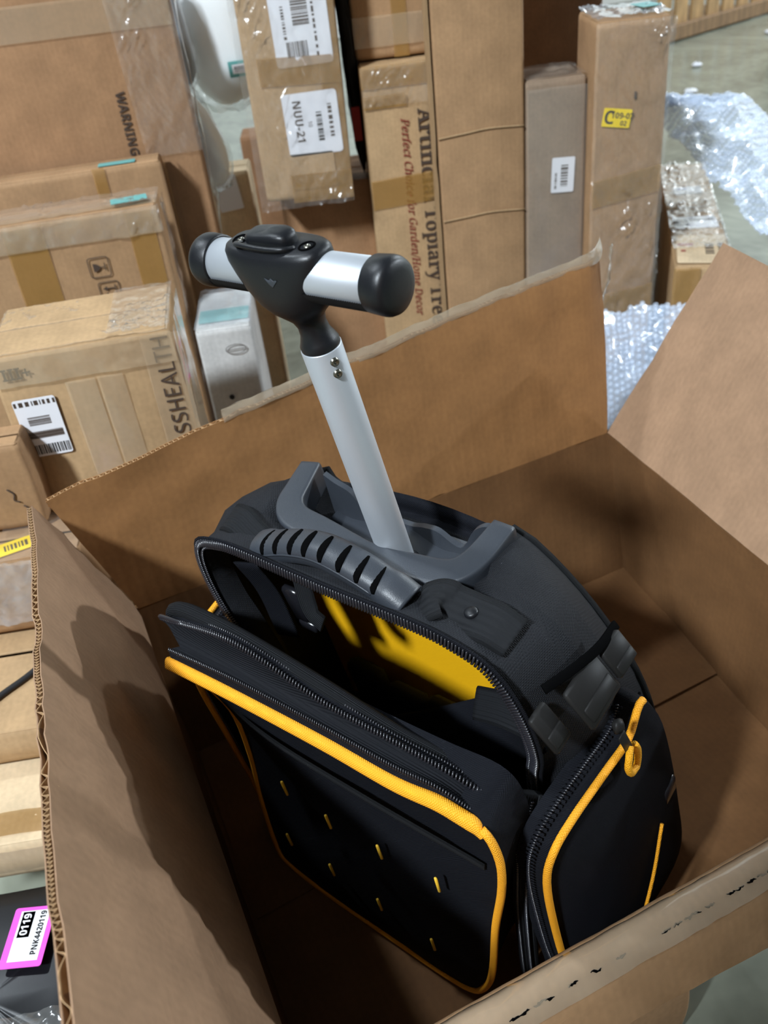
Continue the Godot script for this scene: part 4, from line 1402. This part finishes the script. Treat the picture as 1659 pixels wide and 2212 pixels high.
func bag_handle(t: Node3D) -> void:
	var y := UP0
	var st := sh()
	lathe(st, [Vector2(0.014, -0.06), Vector2(0.014, 0.1825), Vector2(0.0136, 0.1832), Vector2(0.0128, 0.183), Vector2(0.0126, 0.17)], 48, Transform3D(Basis(), Vector3(0, y, 0)))
	obj("handle_tube", st, M.silver, t)
	for k in [[0.1755, 0.35], [0.1665, 0.40]]:
		st = sh()
		var dir := Vector3(cos(k[1]), 0, sin(k[1]))
		lathe(st, [Vector2(0, 0.0012), Vector2(0.0013, 0.0012), Vector2(0.0016, 0.0022), Vector2(0.0028, 0.0018), Vector2(0.0032, 0.0)], 16, Transform3D(Basis(dir.cross(Vector3.UP), dir, Vector3.UP), Vector3(0, y + k[0], 0) + dir * 0.0138))
		obj("rivet", st, M.screw, t)
	# grip bar along the width
	var c := Vector3(0, y + 0.2375, 0)
	var bx := Basis(Vector3(0, 1, 0), Vector3(1, 0, 0), Vector3(0, 0, -1))     # lathe axis along the width
	st = sh()
	lathe(st, [Vector2(0.0, -0.078), Vector2(0.0152, -0.078), Vector2(0.0152, 0.076), Vector2(0.0, 0.076)], 48, Transform3D(bx, c))
	obj("grip_bar", st, M.silver, t)
	st = sh()                                     # ribbed black strip along its underside
	for s in [-1, 1]:
		var rows := []
		var n := 60
		for i in n + 1:
			var r := PackedVector3Array()
			var w: float = s * lerpf(0.018, 0.070, float(i) / n)
			for k in 13:
				var a := deg_to_rad(lerpf(186.0, 348.0, k / 12.0))
				var rr := 0.0162 + (0.0005 if i % 2 == 0 else -0.0002)
				r.append(c + Vector3(w, sin(a) * rr, cos(a) * rr))
			rows.append(r)
		grid(st, rows)
	obj("grip_strip", st, M.rubber, t)
	for s in [-1, 1]:
		st = sh()
		var k0 := 0.0655
		lathe(st, [Vector2(0.0150, k0), Vector2(0.0164, k0), Vector2(0.0170, k0 + 0.0008), Vector2(0.0176, k0 + 0.0100), Vector2(0.0174, k0 + 0.0130), Vector2(0.0162, k0 + 0.0157), Vector2(0.0138, k0 + 0.0173), Vector2(0.0095, k0 + 0.0183), Vector2(0.0045, k0 + 0.0187), Vector2(0.0, k0 + 0.0188)], 40, Transform3D(Basis(bx.x, bx.y * s, bx.z), c))
		obj("end_cap", st, M.black_plastic, t)
	# clamp: broad over the bar, narrowing to the neck that plugs into the tube
	st = sh()
	var rows := []
	for k in [[0.178, 0.0126, 0.0126, 0.0, 2.0], [0.1835, 0.0134, 0.0134, 0.0, 2.0], [0.186, 0.0135, 0.0135, 0.0, 2.0], [0.189, 0.0122, 0.0122, 0.0, 2.0], [0.194, 0.0102, 0.0102, -0.0005, 2.0], [0.200, 0.0097, 0.0097, -0.001, 2.0], [0.2055, 0.0112, 0.0110, -0.002, 2.1], [0.2095, 0.0155, 0.0138, -0.003, 2.2], [0.214, 0.0222, 0.0168, -0.0045, 2.3], [0.220, 0.0285, 0.0188, -0.0055, 2.4], [0.230, 0.0335, 0.0197, -0.0065, 2.6], [0.240, 0.0372, 0.0192, -0.0075, 2.8], [0.248, 0.0395, 0.0182, -0.008, 3.0], [0.2535, 0.0398, 0.0165, -0.008, 3.2], [0.2562, 0.0385, 0.0145, -0.008, 3.2], [0.2572, 0.0365, 0.0125, -0.008, 3.2]]:
		var r := PackedVector3Array()
		for i in 56:
			var q := sup(TAU * i / 56.0, k[4])
			r.append(Vector3(k[3] + k[1] * q.x, y + k[0], k[2] * q.y))
		rows.append(r)
	grid(st, rows, true)
	fan(st, rows[rows.size() - 1])
	var cl := obj("clamp", st, M.black_plastic, t)
	st = sh()                                     # small worn emblem on its front
	var em := PackedVector3Array()
	for k in [[-0.0052, 0.002], [-0.002, 0.0008], [0.0, 0.0022], [0.0018, 0.0008], [0.0052, 0.0014], [0.0022, -0.0018], [0.0004, -0.0036], [-0.0022, -0.0018]]:
		em.append(Vector3(-0.0010 + k[0], y + 0.2415 + k[1], 0.0188 - k[1] * 0.1))
	pillow(st, em, Vector3(0, 0, 1), 0.0006, 0.0001)
	obj("worn_emblem", st, M.grey_plastic, cl)
	st = sh()                                     # raised rocker button between two ridges
	rows = []
	for k in [[0.0, 0.0, 1.0], [0.15, 0.0035, 1.0], [0.4, 0.0062, 0.97], [0.7, 0.0078, 0.85], [0.9, 0.0085, 0.6], [1.0, 0.0088, 0.2]]:
		var r := PackedVector3Array()
		for i in 32:
			var q := sup(TAU * i / 32.0, 3.4)
			r.append(Vector3(-0.010 + 0.0185 * q.x * k[2], y + 0.2565 + k[1] + 0.0006 * sin(q.x * 2.0), 0.0 + 0.0088 * q.y * k[2]))
		rows.append(r)
	grid(st, rows, true)
	fan(st, rows[rows.size() - 1])
	obj("release_button", st, M.black_plastic, cl)
	st = sh()
	tube(st, smooth(PackedVector3Array([Vector3(-0.033, y + 0.2565, 0.004), Vector3(-0.031, y + 0.2595, 0.011), Vector3(-0.020, y + 0.2605, 0.0135), Vector3(-0.002, y + 0.2600, 0.0135), Vector3(0.009, y + 0.2595, 0.011), Vector3(0.012, y + 0.2570, 0.004)]), 5), 0.0016, 0.0018, Vector3.UP, 8)
	obj("button_ridge", st, M.black_plastic, cl)
	for k in [[-0.036, 0.002], [0.020, 0.001]]:
		st = sh()
		lathe(st, [Vector2(0.0056, -0.001), Vector2(0.0056, 0.0006), Vector2(0.0048, 0.0012), Vector2(0.0044, 0.0008), Vector2(0.0044, 0.0002), Vector2(0.0, 0.0002)], 24, Transform3D(Basis(), Vector3(k[0], y + 0.2570, k[1])))
		var ring := obj("screw_recess", st, M.slot, cl)
		st = sh()
		lathe(st, [Vector2(0.0, 0.0008), Vector2(0.0010, 0.0006), Vector2(0.0012, 0.0010), Vector2(0.0021, 0.0008), Vector2(0.0023, 0.0)], 20, Transform3D(Basis(), Vector3(k[0], y + 0.2570, k[1])))
		obj("screw", st, M.screw, ring)

func bag_carry_grip(t: Node3D) -> void:
	var g := bp([-0.0895, 0.0035, 0.055, -0.078, 0.0085, 0.054, -0.048, 0.019, 0.051, -0.018, 0.0245, 0.050, 0.015, 0.0205, 0.051, 0.042, 0.012, 0.052, 0.058, 0.004, 0.053], 8)
	var st := sh()
	tube(st, g, func(s): return 0.0132 - 0.0017 * smoothstep(0.12, 0.22, s) * (1.0 - smoothstep(0.78, 0.86, s)), func(s): return 0.0155 - 0.0012 * smoothstep(0.12, 0.22, s) * (1.0 - smoothstep(0.78, 0.86, s)), Vector3.UP, 24, 2.5)
	var o := obj("carry_grip", st, M.grey_plastic, t)
	var n := g.size()
	st = sh()                                     # raised frame round the slots
	var loop := PackedVector3Array()
	for k in range(8, 39):
		loop.append(g[k] + Vector3(0, 0.0030, 0.0135))
	tube(st, loop, 0.0012, 0.0012, Vector3.UP, 6)
	obj("grip_rim", st, M.grey_plastic, o)
	for k in 8:
		var f := lerpf(0.17, 0.80, k / 7.0) * (n - 1)
		var c := g[int(f)].lerp(g[mini(int(f) + 1, n - 1)], f - int(f))
		st = sh()
		var arc := PackedVector3Array()
		for i in 9:
			var a := deg_to_rad(lerpf(22.0, 118.0, i / 8.0))
			var q := sup(a, 2.5)
			arc.append(c + Vector3(0.0015 * (i - 4) / 4.0 * -1.0, q.y * 0.0118, q.x * 0.0147))
		tube(st, arc, 0.0007, func(s): return 0.0036 * pow(sin(PI * clampf(s, 0.04, 0.96)), 0.45), Vector3(0, 0.7, 0.7), 10)
		obj("grip_slot", st, M.slot, o)
	# webbing at both ends
	st = sh()
	tube(st, bp([-0.086, 0.003, 0.054, -0.098, 0.004, 0.051, -0.116, 0.004, 0.046, -0.136, 0.004, 0.040, -0.158, -0.006, 0.036, -0.176, -0.030, 0.034], 8), 0.0016, func(s): return 0.012 + 0.005 * s, Vector3(0.1, 1, 0.2), 14, 5.0)
	obj("webbing", st, M.webbing, t)
	st = sh()
	tube(st, bp([0.050, 0.005, 0.053, 0.062, 0.003, 0.055, 0.070, 0.006, 0.054, 0.077, 0.012, 0.049, 0.082, 0.011, 0.044, 0.089, 0.006, 0.043, 0.105, 0.005, 0.043, 0.124, 0.0045, 0.043, 0.1405, -0.003, 0.043], 8), 0.0018, func(s): return 0.0135 + 0.005 * sin(s * 2.6), Vector3(-0.15, 1, 0.15), 16, 5.0)
	obj("webbing", st, M.webbing, t)
	st = sh()
	lathe(st, [Vector2(0, 0.0018), Vector2(0.0042, 0.0016), Vector2(0.0052, 0.0006), Vector2(0.0053, -0.001)], 24, Transform3D(Basis(Vector3(0, 0, 1), 0.1), Vector3(0.1065, UP0 + 0.0075, 0.0425)))
	obj("rivet", st, M.black_plastic, t)

func bag_front_pocket(t: Node3D) -> void:
	# outline of the pocket's face, clockwise from the top left corner
	var face := bp([-0.150, -0.100, 0.142, -0.08, -0.092, 0.1475, 0.015, -0.094, 0.1455, 0.10, -0.090, 0.144, 0.152, -0.085, 0.1425, 0.168, -0.108, 0.1455, 0.166, -0.155, 0.151, 0.149, -0.235, 0.158, 0.134, -0.325, 0.167, 0.122, -0.371, 0.172, 0.103, -0.405, 0.176, 0.07, -0.415, 0.1775, 0.0, -0.415, 0.178, -0.085, -0.415, 0.178, -0.135, -0.407, 0.1765, -0.151, -0.385, 0.173, -0.153, -0.31, 0.157, -0.150, -0.24, 0.141, -0.149, -0.17, 0.132], 5, true)
	var back := PackedVector3Array()
	for p in face:
		back.append(Vector3(p.x * 0.97, p.y + 0.006, 0.098 + (p.z - 0.14) * 0.15))
	var st := sh()
	var c := Vector3(0.0, UP0 - 0.25, 0.160)
	var rows := [back]
	for k in [0.35, 0.7, 1.0]:
		var r := PackedVector3Array()
		for i in face.size():
			r.append(back[i].lerp(face[i], k) + (Vector3(face[i].x, face[i].y - c.y, 0).normalized() * -0.004 * sin(k * PI)))
		rows.append(r)
	grid(st, rows, true)
	obj("pocket_gusset", st, M.twill, t)
	st = sh()
	rows = [face]
	for k in [0.96, 0.9, 0.75, 0.55, 0.35, 0.15]:
		var r := PackedVector3Array()
		for p in face:
			var q: Vector3 = c + (p - c) * k
			q.z = lerpf(p.z, 0.160 + 0.1 * (c.y - q.y), 1.0 - k) + 0.006 * (1.0 - k * k) * (1.0 if q.y < UP0 - 0.15 else 0.3) + 0.002 * noise.get_noise_2d(q.x * 12.0, q.y * 12.0)
			r.append(q)
		rows.append(r)
	grid(st, rows, true)
	fan(st, rows[rows.size() - 1])
	obj("pocket_face", st, M.twill, t)
	# orange piping round the face, below the top edge
	var pipe := PackedVector3Array()
	for i in range(21, face.size()):
		pipe.append(face[i])
	st = sh()
	tube(st, pipe, 0.0033, 0.0033, Vector3(0, 0, 1), 10)
	obj("piping", st, M.piping, t)
	# broad yellow binding along the top edge
	st = sh()
	tube(st, bp([-0.1615, -0.0815, 0.1515, -0.155, -0.0795, 0.1515, -0.083, -0.078, 0.149, 0.015, -0.084, 0.145, 0.083, -0.085, 0.145, 0.122, -0.081, 0.1435, 0.140, -0.0845, 0.1427, 0.151, -0.0875, 0.1425, 0.158, -0.0945, 0.1430], 8), 0.0042, func(s): return 0.0060 - 0.0028 * smoothstep(0.85, 1.0, s), Vector3(0, 0.6, 0.8), 14, 2.6)
	obj("yellow_binding", st, M.piping, t)
	# top of the pocket, from the binding back to the roll: black band, teeth, mesh gusset, teeth, roll
	var line := func(a: Array): return count_points(bp(a, 8), 49)
	var l0: PackedVector3Array = line.call([-0.160, -0.078, 0.150, -0.083, -0.075, 0.147, 0.015, -0.081, 0.143, 0.083, -0.082, 0.143, 0.125, -0.080, 0.141, 0.150, -0.088, 0.140])
	var l1: PackedVector3Array = line.call([-0.163, -0.068, 0.145, -0.083, -0.064, 0.142, 0.010, -0.072, 0.138, 0.08, -0.074, 0.138, 0.120, -0.074, 0.136, 0.146, -0.088, 0.134])
	var l2: PackedVector3Array = line.call([-0.155, -0.068, 0.138, -0.083, -0.064, 0.135, 0.010, -0.074, 0.132, 0.08, -0.078, 0.131, 0.120, -0.080, 0.130, 0.146, -0.094, 0.129])
	var l3: PackedVector3Array = line.call([-0.170, -0.058, 0.131, -0.083, -0.046, 0.1285, 0.008, -0.066, 0.126, 0.075, -0.074, 0.1245, 0.120, -0.080, 0.123, 0.147, -0.093, 0.121])
	var l4: PackedVector3Array = line.call([-0.186, -0.057, 0.1265, -0.083, -0.035, 0.125, 0.007, -0.061, 0.1245, 0.073, -0.070, 0.1225, 0.120, -0.077, 0.121, 0.148, -0.090, 0.1185])
	var l5: PackedVector3Array = line.call([-0.180, -0.054, 0.121, -0.090, -0.036, 0.119, 0.004, -0.060, 0.118, 0.068, -0.074, 0.1165, 0.118, -0.083, 0.114, 0.149, -0.105, 0.111])
	for k in [[[l0, l1], "pocket_band", M.twill], [[l1, l2, l3, l4], "mesh_gusset", M.mesh_lining], [[l4, l5], "pocket_band", M.twill]]:
		st = sh()
		grid(st, k[0])
		obj(k[1], st, k[2], t)
	for k in [[l1, 0.0036, 0.0020, 0.0022], [l4, 0.0052, 0.0030, 0.0028], [l5, 0.0030, 0.0012, 0.0024]]:
		st = sh()
		coil(st, k[0], Vector3(0, 0.8, 0.5), k[1], k[2], k[3])
		stuff(obj("zipper_teeth", st, M.zip_coil, t))
	st = sh()
	tube(st, bp([-0.190, -0.078, 0.120, -0.1865, -0.057, 0.1265, -0.178, -0.052, 0.127, -0.150, -0.047, 0.1262], 6), 0.0022, 0.0022, Vector3(0, 0, 1), 8)
	obj("zipper_cord", st, M.zip_coil, t)
	st = sh()
	tube(st, bp([-0.186, -0.075, 0.113, -0.172, -0.056, 0.114, -0.146, -0.047, 0.1135, -0.085, -0.048, 0.113, -0.001, -0.064, 0.1125, 0.06, -0.086, 0.110, 0.113, -0.098, 0.107, 0.142, -0.122, 0.104, 0.152, -0.150, 0.100], 8), func(s): return 0.0125 - 0.004 * s, func(s): return 0.0075 - 0.0015 * s, Vector3(0, 1, 0.4), 14, 2.6)
	obj("pocket_roll", st, M.webbing, t)
	st = sh()                                     # inner side of the pocket, seen through the mouth
	slab(st, patch(Vector3(-0.165, UP0 - 0.07, 0.108), Vector3(0.148, UP0 - 0.14, 0.100), Vector3(0.14, UP0 - 0.40, 0.098), Vector3(-0.15, UP0 - 0.40, 0.098), 8, 8), Vector3(0, 0, 0.003))
	obj("pocket_back", st, M.twill, t)
	# yellow bar tacks of the tool loops
	for p in [[-0.056, -0.185], [-0.008, -0.198], [0.050, -0.194], [0.110, -0.187], [-0.092, -0.300], [-0.037, -0.305], [0.020, -0.312], [0.079, -0.322]]:
		st = sh()
		var z: float = 0.1535 + 0.1 * (-p[1] - 0.07)
		rbox(st, Vector3(p[0], UP0 + p[1], z), Vector3(0.003, 0.021, 0.0024), 0.0009, Basis(Vector3(1, 0, 0), -0.1))
		obj("bar_tack", st, M.bartack, t)
	# dark hem across the pocket face
	st = sh()
	tube(st, bp([-0.145, -0.125, 0.139, -0.06, -0.122, 0.152, 0.04, -0.124, 0.154, 0.155, -0.135, 0.150], 8), 0.0012, 0.005, Vector3(0, 0, 1), 8, 4.0)
	obj("pocket_hem", st, M.webbing, t)

func bag_side_pocket(t: Node3D) -> void:
	for s in [1, -1]:
		var off := 0.0 if s > 0 else -0.034
		var loop := bp([0.172, -0.115, -0.018, 0.172, -0.130, 0.010, 0.170, -0.128, 0.045, 0.166, -0.130, 0.085, 0.162, -0.142, 0.110, 0.158, -0.175, 0.122, 0.157, -0.25, 0.127, 0.160, -0.33, 0.130, 0.165, -0.405, 0.125, 0.18, -0.41, 0.04, 0.185, -0.405, -0.040, 0.185, -0.30, -0.045, 0.178, -0.17, -0.040], 5, true)
		if s < 0:
			for i in loop.size():
				loop[i].x = -loop[i].x + off + 0.012
		var st := sh()
		pillow(st, loop, Vector3(s, 0, 0.12), 0.026, 0.010)
		obj("side_pocket", st, M.twill, t)
		var top := PackedVector3Array()
		for i in range(0, 42):
			top.append(loop[i] + Vector3(s * 0.0275, 0.0, 0.003))
		st = sh()
		tube(st, top, 0.0032, 0.0032, Vector3(s, 0, 0), 10)
		obj("piping", st, M.piping, t)
		var zp := PackedVector3Array()
		for i in range(2, 40):
			var p := loop[i]
			zp.append(p + Vector3(s * 0.013, 0.003, 0.0035))
		st = sh()
		coil(st, zp, Vector3(0, 0.6, 1), 0.003, 0.002, 0.0022)
		stuff(obj("zipper_teeth", st, M.zip_coil, t))
		st = sh()
		coil(st, zp, Vector3(0, 0.6, 1), 0.009, 0.0006, 0.004)
		stuff(obj("zipper_tape", st, M.twill, t))
	# zipper slider with a pull tab and a cord loop on the right pocket
	var st := sh()
	var at := Vector3(0.2035, UP0 - 0.085, 0.030)
	rbox(st, at, Vector3(0.008, 0.012, 0.010), 0.003)
	rbox(st, at + Vector3(0.004, -0.018, 0.0), Vector3(0.0025, 0.032, 0.0085), 0.001, Basis(Vector3(1, 0, 0), 0.25))
	var sl := obj("zipper_pull", st, M.buckle, t)
	st = sh()
	tube(st, b3(smooth(pts([0.2085, -0.114, 0.026, 0.2105, -0.117, 0.032, 0.2115, -0.126, 0.037, 0.2115, -0.137, 0.034, 0.2105, -0.143, 0.028, 0.2095, -0.147, 0.022, 0.2090, -0.141, 0.018, 0.2085, -0.131, 0.0165, 0.2080, -0.122, 0.019]), 6)), 0.0028, 0.0030, Vector3(1, 0, 0), 10)
	obj("cord_loop", st, M.cord_yellow, sl)
	# lower strap with a thin orange edge on the right side
	st = sh()
	tube(st, bp([0.214, -0.275, 0.0, 0.217, -0.32, 0.03, 0.216, -0.37, 0.065, 0.21, -0.40, 0.08]), 0.0016, 0.0016, Vector3(1, 0, 0), 8)
	obj("piping", st, M.piping, t)
	st = sh()
	tube(st, bp([0.196, -0.20, -0.035, 0.203, -0.25, -0.030, 0.206, -0.30, -0.026, 0.206, -0.35, -0.025, 0.20, -0.40, -0.025]), 0.005, 0.010, Vector3(1, 0, 0), 12, 3.0)
	obj("side_strap", st, M.webbing, t)
	st = sh()
	rbox(st, Vector3(0.2085, UP0 - 0.262, -0.026), Vector3(0.006, 0.022, 0.022), 0.002)
	obj("strap_buckle", st, M.gloss_plastic, t)

func bag_small_parts(t: Node3D) -> void:
	# side-release buckles on the right shoulder
	var bs := Basis(Vector3(0.84, 0.54, 0.0).normalized(), Vector3(-0.54, 0.84, 0.0).normalized(), Vector3(0, 0, 1))
	bs = Basis(bs.y, bs.x, -bs.z)
	for k in [[0.1865, -0.052, 0.030, 0.036, 0.042], [0.1885, -0.052, -0.006, 0.026, 0.026], [0.1735, -0.055, 0.068, 0.034, 0.020]]:
		var st := sh()
		var c := Vector3(k[0], UP0 + k[1], k[2])
		rbox(st, c, Vector3(k[3], 0.006, k[4]), 0.002, bs)
		rbox(st, c + bs.y * 0.003 - bs.x * 0.007, Vector3(k[3] * 0.35, 0.0025, k[4] * 0.85), 0.001, bs)
		obj("side_buckle", st, M.buckle, t)
	var st2 := sh()
	tube(st2, bp([0.166, -0.030, 0.056, 0.176, -0.031, 0.03, 0.181, -0.035, 0.005, 0.178, -0.046, -0.025], 6), 0.0015, 0.0035, Vector3(0.7, 0.7, 0), 10, 5.0)
	obj("buckle_strap", st2, M.slot, t)
	# front right edge of the body: second zipper that runs down beside the pocket
	var z := bp([0.157, -0.130, 0.086, 0.158, -0.155, 0.105, 0.160, -0.19, 0.118, 0.153, -0.25, 0.124, 0.146, -0.33, 0.130, 0.140, -0.40, 0.134], 8)
	st2 = sh()
	tube(st2, z, 0.004, 0.009, Vector3(0.6, 0, 1), 10, 3.0)
	obj("edge_binding", st2, M.webbing, t)
	var z2 := PackedVector3Array()
	var z3 := PackedVector3Array()
	for p in z:
		z2.append(p + Vector3(0.004, 0, 0.004))
		z3.append(p + Vector3(-0.003, 0, 0.006))
	for q in [z2, z3]:
		st2 = sh()
		coil(st2, q, Vector3(0.5, 0, 1), 0.0028, 0.002, 0.0023)
		stuff(obj("zipper_teeth", st2, M.zip_coil, t))
	# left side: strap hardware and a small orange tag near the pocket
	st2 = sh()
	tube(st2, bp([-0.165, -0.12, 0.11, -0.172, -0.135, 0.115, -0.170, -0.15, 0.122, -0.160, -0.155, 0.125, -0.155, -0.145, 0.122]), 0.003, 0.003, Vector3(0, 0, 1), 8)
	obj("strap_ring", st2, M.buckle, t)
	st2 = sh()
	rbox(st2, Vector3(-0.178, UP0 - 0.265, 0.122), Vector3(0.006, 0.014, 0.006), 0.002)
	obj("orange_tag", st2, M.piping, t)
	# wheels at the lower back
	for s in [-1, 1]:
		st2 = sh()
		lathe(st2, [Vector2(0.0, -0.011), Vector2(0.024, -0.011), Vector2(0.028, -0.008), Vector2(0.028, 0.008), Vector2(0.024, 0.011), Vector2(0.0, 0.011)], 28, Transform3D(Basis(Vector3(0, 1, 0), Vector3(1, 0, 0), Vector3(0, 0, -1)), Vector3(-0.02 + s * 0.15, UP0 - 0.405, -0.055)))
		obj("wheel", st2, M.rubber, t)
